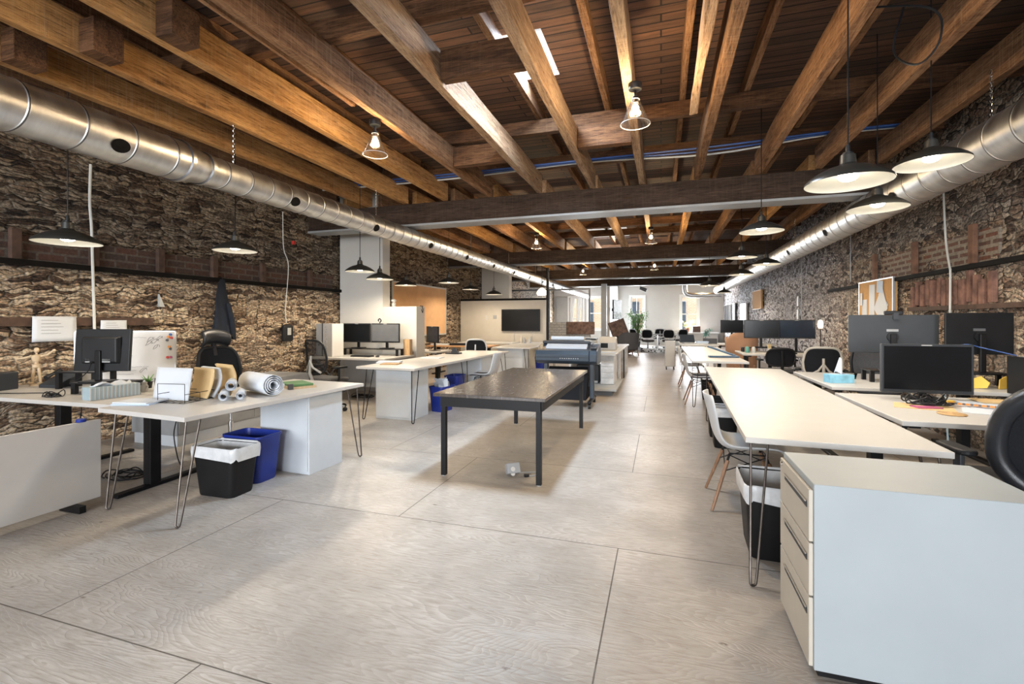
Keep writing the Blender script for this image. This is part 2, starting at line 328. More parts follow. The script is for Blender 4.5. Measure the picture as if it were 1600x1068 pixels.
# ------------------------------------------------------------------ mesh builder
class MB:
    def __init__(s): s.bm = bmesh.new()
    def _f(s, vs, mi):
        try:
            f = s.bm.faces.new(vs); f.material_index = mi; return f
        except ValueError: return None
    def box(s, x0, x1, y0, y1, z0, z1, mi=0, rot=None, piv=None):
        P = [Vector((x, y, z)) for z in (z0, z1) for y in (y0, y1) for x in (x0, x1)]
        if rot is not None:
            c = Vector(piv) if piv else Vector(((x0+x1)/2, (y0+y1)/2, (z0+z1)/2)); R = Euler(rot).to_matrix()
            P = [c + R @ (p-c) for p in P]
        v = [s.bm.verts.new(p) for p in P]
        for q in ((0, 2, 3, 1), (4, 5, 7, 6), (0, 1, 5, 4), (2, 6, 7, 3), (0, 4, 6, 2), (1, 3, 7, 5)): s._f([v[i] for i in q], mi)
        return s
    def rings(s, rs, mi=0, cap=True, close=False):
        vr = [[s.bm.verts.new(p) for p in r] for r in rs]; n = len(vr[0])
        R = range(len(vr)) if close else range(len(vr)-1)
        for a in R:
            b = (a+1) % len(vr)
            for i in range(n):
                j = (i+1) % n; s._f([vr[a][i], vr[a][j], vr[b][j], vr[b][i]], mi)
        if cap and not close: s._f(list(reversed(vr[0])), mi); s._f(vr[-1], mi)
        return s
    def tube(s, pts, r, n=8, mi=0, cap=True, close=False):
        pts = [Vector(p) for p in pts]; rs = []; up = None; N = len(pts)
        for i, p in enumerate(pts):
            if close: d = pts[(i+1) % N]-pts[i-1]
            else: d = (pts[min(i+1, N-1)]-pts[max(i-1, 0)])
            if d.length < 1e-9: d = Vector((0, 0, 1))
            d.normalize()
            if up is None: up = d.orthogonal().normalized()
            else:
                up = up - d*up.dot(d)
                up = d.orthogonal().normalized() if up.length < 1e-6 else up.normalized()
            sd = d.cross(up); rr = r[i] if isinstance(r, (list, tuple)) else r
            rs.append([p + (up*math.cos(2*PI*k/n)+sd*math.sin(2*PI*k/n))*rr for k in range(n)])
        return s.rings(rs, mi, cap, close)
    def cyl(s, p, q, r, r2=None, n=12, mi=0): return s.tube([p, q], [r, r if r2 is None else r2], n, mi)
    def lathe(s, prof, c=(0, 0, 0), n=24, mi=0, cap=False, close=False):
        c = Vector(c)
        return s.rings([[c+Vector((r*math.cos(2*PI*k/n), r*math.sin(2*PI*k/n), z)) for k in range(n)] for r, z in prof], mi, cap, close)
    def prism(s, poly, z0, z1, mi=0, axis='z', inv=False):
        def P(a, b, h): return {'z': (a, b, h), 'y': (a, h, b), 'x': (h, a, b)}[axis]
        return s.rings([[Vector(P(a, b, z0)) for a, b in poly], [Vector(P(a, b, z1)) for a, b in poly]], mi)
    def grid(s, fn, nu, nv, mi=0):
        V = [[s.bm.verts.new(fn(i/nu, j/nv)) for j in range(nv+1)] for i in range(nu+1)]
        for i in range(nu):
            for j in range(nv): s._f([V[i][j], V[i+1][j], V[i+1][j+1], V[i][j+1]], mi)
        return s
    def ball(s, c, r, mi=0, n=12, m=8):
        c = Vector(c); r = Vector(r) if hasattr(r, '__len__') else Vector((r, r, r))
        return s.rings([[c+Vector((r.x*math.sin(PI*(j+.02)/(m+.04))*math.cos(2*PI*k/n), r.y*math.sin(PI*(j+.02)/(m+.04))*math.sin(2*PI*k/n), -r.z*math.cos(PI*(j+.02)/(m+.04)))) for k in range(n)] for j in range(m+1)], mi)
    def out(s, name, mats, parent=None, loc=None, rz=0, smooth=False, bevel=0, solid=0, tag=None, subd=0, seg=2):
        bmesh.ops.recalc_face_normals(s.bm, faces=s.bm.faces)
        me = bpy.data.meshes.new(name); s.bm.to_mesh(me); s.bm.free()
        for m in ([mats] if isinstance(mats, str) else mats): me.materials.append(M[m])
        if smooth:
            me.polygons.foreach_set('use_smooth', [True]*len(me.polygons)); me.set_sharp_from_angle(angle=math.radians(40))
        o = bpy.data.objects.new(name, me); COL.objects.link(o)
        if parent: o.parent = parent
        if loc: o.location = loc
        if rz: o.rotation_euler = (0, 0, rz)
        if solid: md = o.modifiers.new('s', 'SOLIDIFY'); md.thickness = solid; md.offset = 0
        if bevel: md = o.modifiers.new('b', 'BEVEL'); md.width = bevel; md.segments = seg; md.limit_method = 'ANGLE'; md.angle_limit = math.radians(50)
        if subd: md = o.modifiers.new('d', 'SUBSURF'); md.levels = subd; md.render_levels = subd
        if tag: put(o, *tag)
        return o
def put(o, label, cat, group=None):
    o['label'] = label; o['category'] = cat
    if group: o['group'] = group
    return o
def thing(name, label, cat, loc=(0, 0, 0), rz=0, group=None):
    o = bpy.data.objects.new(name, None); COL.objects.link(o); o.empty_display_size = .1
    o.location = loc; o.rotation_euler = (0, 0, rz); return put(o, label, cat, group)
def struct(mb, name, mats, **k):
    o = mb.out(name, mats, **k); o['kind'] = 'structure'; return o
def dup(root, loc, rz=None, label=None, group=None, scale=None):
    def cp(o, par):
        c = o.copy(); COL.objects.link(c)
        if par: c.parent = par
        for ch in o.children: cp(ch, c)
        return c
    r = cp(root, None); r.location = loc
    if rz is not None: r.rotation_euler = (0, 0, rz)
    if label: r['label'] = label
    if group: r['group'] = group
    if scale: r.scale = scale
    return r
def pointlight(parent, loc, power, col, r=.04, spot=None):
    d = bpy.data.lights.new('lamp_light', 'SPOT' if spot else 'POINT'); d.energy = power; d.color = col; d.shadow_soft_size = r
    if spot: d.spot_size = spot; d.spot_blend = .4
    o = bpy.data.objects.new('lamp_light', d); COL.objects.link(o); o.parent = parent; o.location = loc
    return o
def rrect(w, d, r, n=4):
    P = []
    for cx, cy, a0 in ((w/2-r, d/2-r, 0), (-w/2+r, d/2-r, PI/2), (-w/2+r, -d/2+r, PI), (w/2-r, -d/2+r, 1.5*PI)):
        for k in range(n+1):
            a = a0+k*PI/2/n; P.append((cx+r*math.cos(a), cy+r*math.sin(a)))
    return P
def curve_pts(P, n=6):
    """Catmull-Rom through P"""
    P = [Vector(p) for p in P]; Q = [2*P[0]-P[1]]+P+[2*P[-1]-P[-2]]; R = []
    for i in range(1, len(Q)-2):
        for k in range(n):
            t = k/n; a, b, c, d = Q[i-1:i+3]
            R.append(.5*((2*b)+(c-a)*t+(2*a-5*b+4*c-d)*t*t+(3*b-a-3*c+d)*t**3))
    return R+[P[-1]]
ORD = 'first second third fourth fifth sixth seventh eighth ninth tenth eleventh twelfth thirteenth fourteenth fifteenth sixteenth'.split()

# ================================================================== ROOM SHELL
XL, XR, YB, YF, ZC = -6.1, 3.2, -7.5, 27.5, 3.92
struct(MB().box(XL-.2, XR+.2, YB-.2, YF+.2, -.12, 0), 'floor', 'floor_ply')
def rubble(x, name, mat, seed, amp=.035):
    def fn(u, v):
        y = YB + u*(YF-YB); z = v*ZC
        p = Vector((y*1.6, z*5, seed))
        d = noise.fractal(p, 1., 2., 3)*amp + noise.noise(Vector((y*.5, z*.8, seed+9)))*.03
        return Vector((x + (abs(d) if x < 0 else -abs(d)) - (.03 if x < 0 else -.03), y, z))
    mb = MB().grid(fn, 700, 64)
    o = struct(mb, name, mat, smooth=False)
    o.data.polygons.foreach_set('use_smooth', [True]*len(o.data.polygons))
    return o
rubble(XL, 'wall_left', 'stone_left', 3.3)
rubble(XR, 'wall_right', 'stone_right', 8.1)
# outer leaf so that the walls have thickness
struct(MB().box(XL-.35, XL-.06, YB, YF, 0, ZC), 'wall_left_outer', 'brick_dark')
struct(MB().box(XR+.06, XR+.35, YB, YF, 0, ZC), 'wall_right_outer', 'brick_dark')
# rear wall (behind the camera) with three window openings added for the fill lamps
mb = MB(); xs = [XL-.3, -5.4, -3.6, -2.35, -.55, .7, 2.5, XR+.3]
for i in range(0, 8, 2): mb.box(xs[i], xs[i+1], YB-.3, YB, 0, ZC)
for i in (1, 3, 5): mb.box(xs[i], xs[i+1], YB-.3, YB, 0, .75); mb.box(xs[i], xs[i+1], YB-.3, YB, 3.15, ZC)
struct(mb, 'wall_rear', 'plaster')
# far wall with window openings: (x0, x1, z0, z1)
OPEN = [(-5.2, -4.4, .2, 2.72), (-4.1, -3.15, .85, 2.72), (-1.65, -.93, .72, 2.72), (1.05, 1.93, .72, 2.72)]
mb = MB(); x = XL-.3
for a, b, z0, z1 in OPEN:
    mb.box(x, a, YF, YF+.3, 0, ZC); mb.box(a, b, YF, YF+.3, 0, z0); mb.box(a, b, YF, YF+.3, z1, ZC); x = b
mb.box(x, XR+.3, YF, YF+.3, 0, ZC)
struct(mb, 'wall_far', 'plaster_far')
for i, (a, b, z0, z1) in enumerate(OPEN):
    mb = MB()
    for p in ((a, a+.07, z0, z1), (b-.07, b, z0, z1), (a+.07, b-.07, z1-.07, z1), (a+.07, b-.07, z0, z0+.07), (a+.07, b-.07, (z0+z1)/2-.03, (z0+z1)/2+.03)):
        mb.box(p[0], p[1], YF+.06, YF+.14, p[2], p[3])
    if i >= 2:      # narrow muntins on the left half
        m = a+.30; mb.box(m, m+.04, YF+.06, YF+.13, z0+.07, z1-.07)
    # casing proud of the wall
    for p in ((a-.09, a, z0-.09, z1+.09), (b, b+.09, z0-.09, z1+.09), (a, b, z1, z1+.09), (a, b, z0-.09, z0)):
        mb.box(p[0], p[1], YF-.03, YF+.0, p[2], p[3])
    o = struct(mb, 'window_%d' % (i+1), 'plaster_white')
    g = MB().box(a+.07, b-.07, YF+.095, YF+.105, z0+.07, z1-.07).out('window_pane', 'glass', o)
# lace curtains in the first window
mb = MB()
for k in range(2):
    x0 = -5.15+k*.40
    mb.grid(lambda u, v, x0=x0: Vector((x0+u*.3*(1-.45*math.sin(PI*v)**2 if True else 1), YF-.045+.02*math.sin(u*26), .005+v*2.7)), 24, 10)
mb.out('curtain', 'plaster_white', tag=('sheer white curtain gathered over the tall window beside the grey far-wall panel', 'curtain'), smooth=True)
# the neighbouring brick facade across the lane
nb = MB().box(-6, 6, 32, 32.4, -2, 7)
o = nb.out('neighbour_building', 'brick_out', tag=('sunlit orange brick building outside the far windows', 'building'))
mb = MB()
for x in (-4.9, -1.9, -.3, 1.0, 4):
    mb.box(x, x+.5, 31.93, 31.99, .8, 2.6)
mb.out('facade_window', 'slate_blue', o)
# ceiling deck with three roof-light openings
SKY = [(-1.47, -1.0, 3.95, 4.75), (-2.1, -.9, 13.1, 14.8)]
def deck_cells():
    xs = sorted({XL-.3, XR+.3, *[s[0] for s in SKY], *[s[1] for s in SKY]}); ys = sorted({YB-.3, YF+.3, *[s[2] for s in SKY], *[s[3] for s in SKY]})
    for i in range(len(xs)-1):
        for j in range(len(ys)-1):
            cx, cy = (xs[i]+xs[i+1])/2, (ys[j]+ys[j+1])/2
            if any(s[0] < cx < s[1] and s[2] < cy < s[3] for s in SKY): continue
            yield xs[i], xs[i+1], ys[j], ys[j+1]
mb = MB()
for a, b, c_, d in deck_cells(): mb.box(a, b, c_, d, ZC, ZC+.06)
bmesh.ops.remove_doubles(mb.bm, verts=mb.bm.verts, dist=1e-5)
struct(mb, 'ceiling', 'deck_boards')
for i, (a, b, c_, d) in enumerate(SKY):
    mb = MB(); t = .04
    mb.box(a-t, a, c_-t, d+t, ZC+.0601, ZC+.5); mb.box(b, b+t, c_-t, d+t, ZC+.0601, ZC+.5); mb.box(a, b, c_-t, c_, ZC+.0601, ZC+.5); mb.box(a, b, d, d+t, ZC+.0601, ZC+.5)
    o = struct(mb, 'window_%d' % (5+i), 'plaster_white')
    MB().box(a, b, c_, d, ZC+.47, ZC+.49).out('window_pane', 'glass', o)

# beams across the room
BY = [6.86, 12.6, 17.7, 21.6]
for i, y in enumerate(BY):
    t = thing('ceiling_beam', '%s dark cross beam from the camera, carrying the joists' % ['nearest', 'second', 'third', 'farthest'][i], 'beam', (0, y, 2.93), 0, 'dark cross beams')
    MB().box(XL+.09, XR-.09, 0, .26, .035, .375).out('timber', 'beam_dark', t, bevel=.012)
    MB().box(XL+.09, XR-.09, -.03, .29, 0, .034).out('bottom_flange', 'mid_grey' if i == 0 else 'dark_grey', t, bevel=.004)
# joists along the room, bay by bay
JX = [-5.45, -4.72, -4.03, -3.31, -2.55, -1.75, -.95, -.26, .47, 1.22, 1.91, 2.58]
def rough_beam(w, h, L, seed, amp=.008):
    mb = MB(); n = max(4, int(L/.25)); rs = []
    for k in range(n+1):
        y = L*k/n; r = []
        for j, (sx, sz) in enumerate(((-1, 0), (1, 0), (1, 1), (-1, 1))):
            q = Vector((seed*3.1+j*7, y*1.1, seed)); d = noise.noise(q)*amp; e = noise.noise(q+Vector((5, 0, 9)))*amp
            r.append(Vector((sx*w/2+d, y, sz*h+(e if sz == 0 else 0))))
        rs.append(r)
    return mb.rings(rs)
BAYS = [(-4.9, 6.855), (6.865+.26, 12.595), (12.605+.26, 17.695), (17.705+.26, 21.595), (21.61+.26, 27.3)]
bayname = ['nearest bay', 'bay past beam one', 'bay past beam two', 'bay past beam three', 'bay by far wall']
for b, (y0, y1) in enumerate(BAYS):
    protos = [rough_beam(.085, .27, y1-y0, b*5+k, .012).out('ceiling_joist', m, bevel=.006) for k, m in enumerate(('joist_wood', 'joist_orange', 'joist_pale'))]
    used = set()
    for i, x in enumerate(JX):
        k = 1 if i in (1, 2, 3) else 2 if i in (5, 6, 7) else 0
        if b: k = (2 if i in (5, 6) else 0 if i % 2 else 1)
        if b >= 3: k = 2
        if k in used: o = protos[k].copy(); COL.objects.link(o)
        else: o = protos[k]; used.add(k)
        o.location = (x, y0, 3.305 if b else 3.305)
        col = ('red-brown', 'orange', 'pale worn')[k]
        put(o, '%s %s rough joist from the coat-side wall, in the %s' % (ORD[i], col, bayname[b]), 'joist', 'rough ceiling joists')
    for k, p in enumerate(protos):
        if k not in used: bpy.data.objects.remove(p)
# broken sister joist beside the pale one
o = rough_beam(.07, .2, 4.6, 77, .03).out('joist_offcut', 'joist_pale', loc=(.30, .2, 3.35), tag=('splintered broken timber alongside the joist right of the hanging cone lamp', 'timber'), bevel=.008)
o = rough_beam(.05, .16, 3.2, 78, .02).out('joist_offcut', 'joist_wood', loc=(-2.80, .6, 3.42), tag=('short narrow sister board fixed beside a pale joist near the first skylight', 'timber'), bevel=.006)
# blocking between joists
blocks = [(-4.675, -4.52, 2.15, .20), (-4.675, -4.56, 1.0, .16), (-3.985, -3.83, 2.25, .20), (-3.265, -3.11, 2.28, .20), (-1.70, -1.0, 3.42, .10), (-.90, -.31, 5.25, .10), (-2.5, -1.8, 5.4, .10)]
names = ['stub fixed to the orange joist just over the steel duct', 'stub on the orange joist nearest the upper corner of the view', 'stub on the middle orange joist beside the steel duct', 'stub on the brightest orange joist, top of the view',
         'stub beam bridging two pale joists under the skylight', 'block bridging joists behind the skylight', 'block between joists above the cone lamp']
for (a, b, y, w_), nm in zip(blocks, names):
    MB().box(0, b-a, 0, w_, 0, .24).out('joist_block', 'purlin_wood', loc=(a, y, 3.325 if y > 3 else 3.30), bevel=.006, tag=('timber '+nm, 'timber block', 'blocking between joists'))
# purlins over the joists, rafters over the purlins
PY = [-3.3, -1.2, 1.1, 3.05, 5.35, 6.62, 8.9, 11.2, 12.4, 14.95, 17.3, 19.6, 23.2, 25.6]
pur = MB().box(XL+.1, XR-.1, 0, .09, 0, .16).out('roof_purlin', 'purlin_wood', bevel=.005)
for i, y in enumerate(PY):
    o = pur if i == 0 else pur.copy()
    if i: COL.objects.link(o)
    o.location = (0, y, 3.59); put(o, '%s brown purlin crossing above the joists, counted from the camera end' % ORD[i], 'purlin', 'purlins above the joists')
for b, (y0, y1) in enumerate([(-4.9, 6.6), (6.72, 12.38), (12.5, 21.5), (21.6, 27.3)]):
    raf = rough_beam(.06, .15, y1-y0, 50+b, .008).out('roof_rafter', 'joist_wood', bevel=.004)
    for i, x in enumerate([-5.1, -4.35, -3.65, -2.9, -2.15, -1.38, -.58, .22, .85, 1.6, 2.3]):
        o = raf if i == 0 else raf.copy()
        if i: COL.objects.link(o)
        o.location = (x, y0, 3.765)
        put(o, 'thin roof rafter, %s from the coat-side wall, %s' % (ORD[i], ['near the camera', 'past the first beam', 'past mid room', 'over the far lounge'][b]), 'rafter', 'rafters under the roof boards')

# iron rail and embedded timbers on the long walls
struct(MB().box(0, .05, 0, 9.6, 0, .055), 'trim_1', 'rail_iron', loc=(XL+.015, -1.8, 1.93))
struct(MB().box(0, .05, 0, 12.5, 0, .05), 'trim_2', 'rail_iron', loc=(XR-.065, -1.8, 1.93))
struct(MB().box(0, .045, 0, 4.6, 0, .09), 'trim_3', 'nailer_wood', loc=(XL+.01, -.4, 1.32))
struct(MB().box(0, .045, 0, 3.0, 0, .05), 'trim_4', 'nailer_wood', loc=(XR-.05, 4.6, 1.50))
struct(MB().box(0, .035, 0, 5.6, 0, .25), 'trim_5', 'brick_dark', loc=(XL-.024, 2.0, 1.99))
struct(MB().box(0, .03, 0, 2.6, 0, .34), 'trim_6', 'brick_old', loc=(XR+.004, 5.9, 1.99))
nail = MB().box(0, .06, 0, .085, 0, .30).out('timber_nailer', 'nailer_wood', bevel=.008)
for i, y in enumerate((2.85, 3.52, 4.25, 5.0, 5.85, 6.9)):
    o = nail if i == 0 else nail.copy()
    if i: COL.objects.link(o)
    o.location = (XL+.015, y, 1.985); put(o, 'dark upright timber stub on the iron rail behind the lamps, %s from the camera' % ORD[i], 'timber nailer', 'nailers on the lamp-side stone wall')
nail2 = MB().box(0, .05, 0, .09, 0, .42).out('timber_nailer', 'nailer_red', bevel=.008)
for i, y in enumerate((5.25, 6.2, 7.4, 8.6)):
    o = nail2 if i == 0 else nail2.copy()
    if i: COL.objects.link(o)
    o.location = (XR-.055, y, 1.985); put(o, 'reddish timber nailer above the rail on the corkboard wall, %s from the camera' % ORD[i], 'timber nailer', 'nailers on the corkboard wall')
# soldier bricks by the corkboard
br = MB().box(0, .05, 0, .085, 0, .34).out('soldier_brick', 'soldier_brick', bevel=.005)
for i in range(14):
    o = br if i == 0 else br.copy()
    if i: COL.objects.link(o)
    o.location = (XR-.03+random.uniform(-.006, .010), 5.95+i*.118+random.uniform(-.012, .012), 1.56+random.uniform(-.03, .02)); o.scale = (1, random.uniform(.8, 1.15), random.uniform(.8, 1.05)); o.rotation_euler = (random.uniform(-.05, .05), 0, 0)
    put(o, 'upright red brick of the soldier course under the rail beside the corkboard', 'brick', 'soldier course bricks')

# white chimney breast and low block on the stone wall
struct(MB().box(XL+.02, -5.1, 7.8, 8.06, 0, 3.9), 'wall_column', 'plaster', bevel=.01)
struct(MB().box(-5.099, -4.37, 7.8, 8.13, 0, 1.64), 'wall_block', 'plaster', bevel=.01)
struct(MB().box(XL+.02, -5.05, 15.5, 15.8, 0, 3.9), 'wall_pier', 'plaster', bevel=.01)
# partition that carries the television
struct(MB().box(XL+.1, -3.25, 13.5, 13.6, 0, 1.98), 'wall_partition', 'cream')
struct(MB().box(XL+.1, -3.25, 13.48, 13.62, 1.981, 2.04), 'trim_7', 'rail_iron')
o = MB().cyl((0, 0, 0), (0, 0, 2.92), .04, n=16).out('steel_post', 'black_metal', loc=(-3.19, 13.45, 0), smooth=True, tag=('slim black steel post at the end of the television partition', 'post'))
# half-height tiled wall with glazed screen of the back room
struct(MB().box(XL+.1, -2.6, 18.0, 18.14, 0, 1.30), 'wall_half', 'subway')
mb = MB()
for a in (XL+.12, -4.25, -2.66): mb.box(a, a+.06, 18.03, 18.11, 1.30, 2.55)
mb.box(XL+.12, -2.6, 18.03, 18.11, 2.55, 2.61)
o = struct(mb, 'window_8', 'dark_grey'); MB().box(XL+.18, -4.25, 18.06, 18.07, 1.31, 2.55).out('window_pane', 'glass', o)
struct(MB().box(-2.42, -2.2, 20.0, 20.2, 0, 2.92), 'wall_post', 'light_grey')
struct(MB().box(-2.5, -2.35, 22.8, YF, 0, 3.9), 'wall_return', 'plaster_white')
struct(MB().box(-6.0, -5.3, YF-.04, YF-.001, 1.2, 2.75), 'trim_8', 'light_grey')

# ================================================================== DUCTS
def duct(name, label, x, z, y0, y1, r0, yr, r1, seam, holes, chains):
    t = thing(name, label, 'duct', (x, y0, z)); n = 40; rs = []
    prof = [(0, r0)]
    def seams(a, b, r, stp):
        y = a
        while y < b:
            prof.extend([(y-.020, r), (y-.010, r), (y-.005, r+.0045), (y+.005, r+.0045), (y+.010, r), (y+.020, r)]); y += stp
    if yr:
        seams(.2, yr-y0-.12, r0, seam*1.25)
        prof.extend([(yr-y0-.06, r0), (yr-y0-.05, r0+.012), (yr-y0-.02, r0+.012), (yr-y0-.01, r0), (yr-y0+.16, r1), (yr-y0+.17, r1+.012), (yr-y0+.20, r1+.012), (yr-y0+.21, r1)])
        seams(yr-y0+.35, y1-y0-.05, r1, seam)
    else: seams(.2, y1-y0-.05, r0, seam)
    prof.append((y1-y0, r1))
    rs = [[Vector((r*math.cos(2*PI*k/n), y+.035*math.cos(2*PI*k/n) if 0 < y < y1-y0 else y, r*math.sin(2*PI*k/n))) for k in range(n)] for y, r in prof]
    mb = MB().rings(rs)
    for f in mb.bm.faces:
        c = f.calc_center_median(); q = math.hypot(c.x, c.z)*1.0032
        if len(f.verts) == 4 and any(r+.0032 < q < r+.0065 for r in (r0, r1)) and abs(f.verts[0].co.y-f.verts[2].co.y) < .03: f.material_index = 1
    mb.out('duct_pipe', ['galvanised', 'seam_metal'], t, smooth=True)
    for y, ang in holes:
        r = (r0 if (not yr or y < yr) else r1); a = math.radians(ang); mb = MB(); u = Vector((math.cos(a), 0, math.sin(a))); wv = Vector((-math.sin(a), 0, math.cos(a)))
        pts = []
        for k in range(20):
            q = 2*PI*k/20; da = .052*math.sin(q)/r
            rr = r+.007; pts.append(Vector((rr*math.cos(a+da), y-y0+.065*math.cos(q), rr*math.sin(a+da))))
        c = mb.bm.verts.new(u*(r+.0075)+Vector((0, y-y0, 0))); vs = [mb.bm.verts.new(p) for p in pts]
        for k in range(20): mb.bm.faces.new((c, vs[k], vs[(k+1) % 20]))
        mb.out('air_outlet', 'rail_iron', t)
    for y in chains:
        r = (r0 if (not yr or y < yr) else r1); mb = MB(); zz = r-.01
        while zz < 3.31-z-.01:
            k = int(zz*40)
            pts = [Vector(((.009*math.cos(q) if k % 2 else 0), y-y0+(0 if k % 2 else .009*math.cos(q)), zz+.02+.018*math.sin(q))) for q in [2*PI*j/8 for j in range(8)]]
            mb.tube(pts, .003, 4, close=True); zz += .0255
        mb.out('hanger_chain', 'chrome', t)
duct('air_duct', 'long galvanised spiral duct with a reducer, hung beside the stone wall with the coat', -4.02, 2.77, -4.5, 26.8, .172, 3.02, .142, .26,
     [(y, -28) for y in (2.45, 4.24, 5.80, 7.47, 9.1, 10.75, 12.4, 14.0, 15.7, 17.3, 19, 20.7)], (3.56, 5.98, 9.6, 12.3, 15.2))
duct('air_duct', 'galvanised spiral duct along the corkboard wall, above the large black pendants', 2.45, 2.74, -4.5, 23.0, .185, None, .185, .30,
     [(y, 207) for y in (1.8, 3.8, 5.81, 7.9, 9.98, 12, 14, 16)], (4.6, 7.4, 10.2, 13.6, 16.8, 19.9))
# elbow of the far duct branch
t = thing('duct_elbow', 'small galvanised elbow duct turning down from the ceiling near the far wall window', 'duct', (1.1, 24.0, 0))
MB().tube(curve_pts([(0, 0, 3.3), (0, 0, 2.85), (.08, 0, 2.66), (.28, 0, 2.58), (.5, 0, 2.57), (1.6, 0, 2.57)], 6), .12, 16).out('elbow_pipe', 'galvanised', t, smooth=True)
MB().box(-.13, .13, -.13, .13, 3.25, 3.306).out('flange', 'galvanised', t)

# ================================================================== HANGING LAMPS
def pendant_proto():
    t = thing('pendant_lamp', '', 'pendant lamp')
    R = .23
    outer = [(.030, .175), (.040, .17), (.043, .118), (.062, .104), (.115, .088), (.165, .062), (.205, .034), (R-.004, .014), (R, .0)]
    inner = [(R-.003, .0), (R-.008, .012), (.200, .030), (.160, .056), (.112, .080), (.058, .094), (.03, .098)]
    MB().lathe(outer, n=40).lathe([(R, 0), (R-.003, 0)], n=40).out('lamp_shade', 'shade_black', t, smooth=True)
    MB().lathe(inner, n=40).out('shade_lining', 'enamel_white', t, smooth=True)
    MB().lathe([(.004, .235), (.012, .23), (.014, .19), (.028, .185), (.028, .16)], n=16).out('cord_grip', 'black_plastic', t, smooth=True)
    MB().ball((0, 0, .042), (.055, .055, .03), n=16).out('bulb', 'bulb_white', t, smooth=True)
    return t
PP = pendant_proto()
pend = [(-4.76, 2.61, 2.03, 'above the monitor with its back turned, by the pinned papers'), (-4.70, 4.18, 2.18, 'in front of the dark coat on the stone wall'),
        (-4.61, 6.41, 2.16, 'upper of the overlapping pair before the white chimney breast'), (-4.60, 6.95, 2.08, 'lower of the overlapping pair before the white chimney breast'),
        (-5.12, 8.69, 2.11, 'in front of the big kraft pinboard'), (-4.45, 9.37, 2.2, 'just past the kraft pinboard, highest of the back group'),
        (-5.04, 12.0, 2.23, 'small in the back, over the television partition desk'), (-4.42, 12.2, 2.09, 'in front of the second white pier above the partition'),
        (1.08, 3.32, 2.21, 'largest in view, in front of the long white table'), (1.91, 4.25, 2.54, 'highest and nearest the steel duct on the corkboard side'),
        (1.83, 4.94, 2.37, 'tucked under the two largest pendants on the corkboard side'), (1.08, 5.89, 2.38, 'alone below the first cross beam'),
        (1.23, 8.25, 2.38, 'wide dark one beyond the first beam'), (1.78, 9.29, 2.37, 'half-overlapping the corkboard-side duct'),
        (1.5, 10.1, 2.27, 'lowest of the three clustered beyond the first beam'), (1.12, 12.31, 2.22, 'far one before the elbow duct'),
        (1.97, 16.75, 2.28, 'tiny one nearest the far wall')]
for i, (x, y, z, d) in enumerate(pend):
    t = PP if i == 0 else dup(PP, (x, y, z))
    t.location = (x, y, z); put(t, 'black dish pendant lamp, '+d, 'pendant lamp', 'black pendant lamps')
    MB().cyl((0, 0, .225), (0, 0, (3.308 if min(abs(x-j) for j in JX) < .05 else 3.922)-z), .0045, n=6).out('power_cord', 'black_plastic', t)
    pw = 9 if y > 12 else 15 if x < 0 else 6.5
    pointlight(t, (0, 0, -.01), pw*1.9, (1., .84, .63) if x < -4 else (1., .90, .76), .06, math.radians(168))
def cone_lamp(x, y, z, label, ztop, first=[None]):
    if first[0] is None:
        t = thing('cone_lamp', label, 'ceiling lamp')
        MB().lathe([(.052, 0), (.056, -.02), (.05, -.05), (.02, -.06)], n=20, cap=True).out('canopy', 'black_plastic', t, smooth=True)
        MB().cyl((0, 0, -.055), (0, 0, -.11), .01, n=8).lathe([(.012, -.10), (.026, -.11), (.028, -.16), (.02, -.165)], n=16).out('lamp_holder', 'black_metal', t, smooth=True)
        MB().lathe([(.03, -.13), (.055, -.19), (.115, -.33), (.117, -.332), (.118, -.326)], n=32).out('glass_shade', 'lamp_glass', t, smooth=True)
        MB().tube([(.1175*math.cos(q), .1175*math.sin(q), -.329) for q in [2*PI*j/32 for j in range(32)]], .0028, 6, close=True).tube([(.031*math.cos(q), .031*math.sin(q), -.13) for q in [2*PI*j/16 for j in range(16)]], .003, 6, close=True).out('glass_rim', 'desk_white', t, smooth=True)
        MB().ball((0, 0, -.205), (.028, .028, .04), n=12).out('bulb', 'bulb_warm', t, smooth=True)
        first[0] = t
    else: t = dup(first[0], (0, 0, 0))
    t.location = (x, y, z); put(t, label, 'ceiling lamp', 'clear cone ceiling lamps')
    pointlight(t, (0, 0, -.24), 42 if y < 8 else 24, (1., .72, .40), .05)
    return t
for x, y, z, d in [(-2.62, 3.88, 3.30, 'on an orange joist by the nearer steel duct'), (-.20, 3.92, 3.30, 'beside the pale joist over the room middle, nearest the camera'),
                   (-2.62, 9.99, 3.30, 'beyond the first beam on the television side'), (-.2, 10.05, 3.30, 'beyond the first beam over the aisle'),
                   (-2.6, 16.3, 3.30, 'far lamp between the second and third beams, television side'), (-.2, 15.4, 3.30, 'far lamp over the aisle past the second beam'),
                   (-4.72, 20.6, 3.30, 'tiny far lamp above the tiled half wall'), (1.91, 24.0, 3.30, 'tiny lamp beside the elbow duct')]:
    cone_lamp(x, y, z, 'clear glass cone lamp, '+d, 3.3)
# opal glass lamp behind the partition
t = thing('opal_lamp', 'ribbed opal glass lamp glowing above the end of the television partition', 'ceiling lamp', (-3.65, 14.6, 2.22))
MB().lathe([(.03, .20), (.07, .17), (.13, .12), (.17, .04), (.155, -.02), (.10, -.04), (.02, -.045)], n=28).out('lamp_shade', 'lamp_glow', t, smooth=True)
MB().cyl((0, 0, .19), (0, 0, 1.702), .008).out('stem', 'black_metal', t)
pointlight(t, (0, 0, -.1), 15, (1., .8, .55))
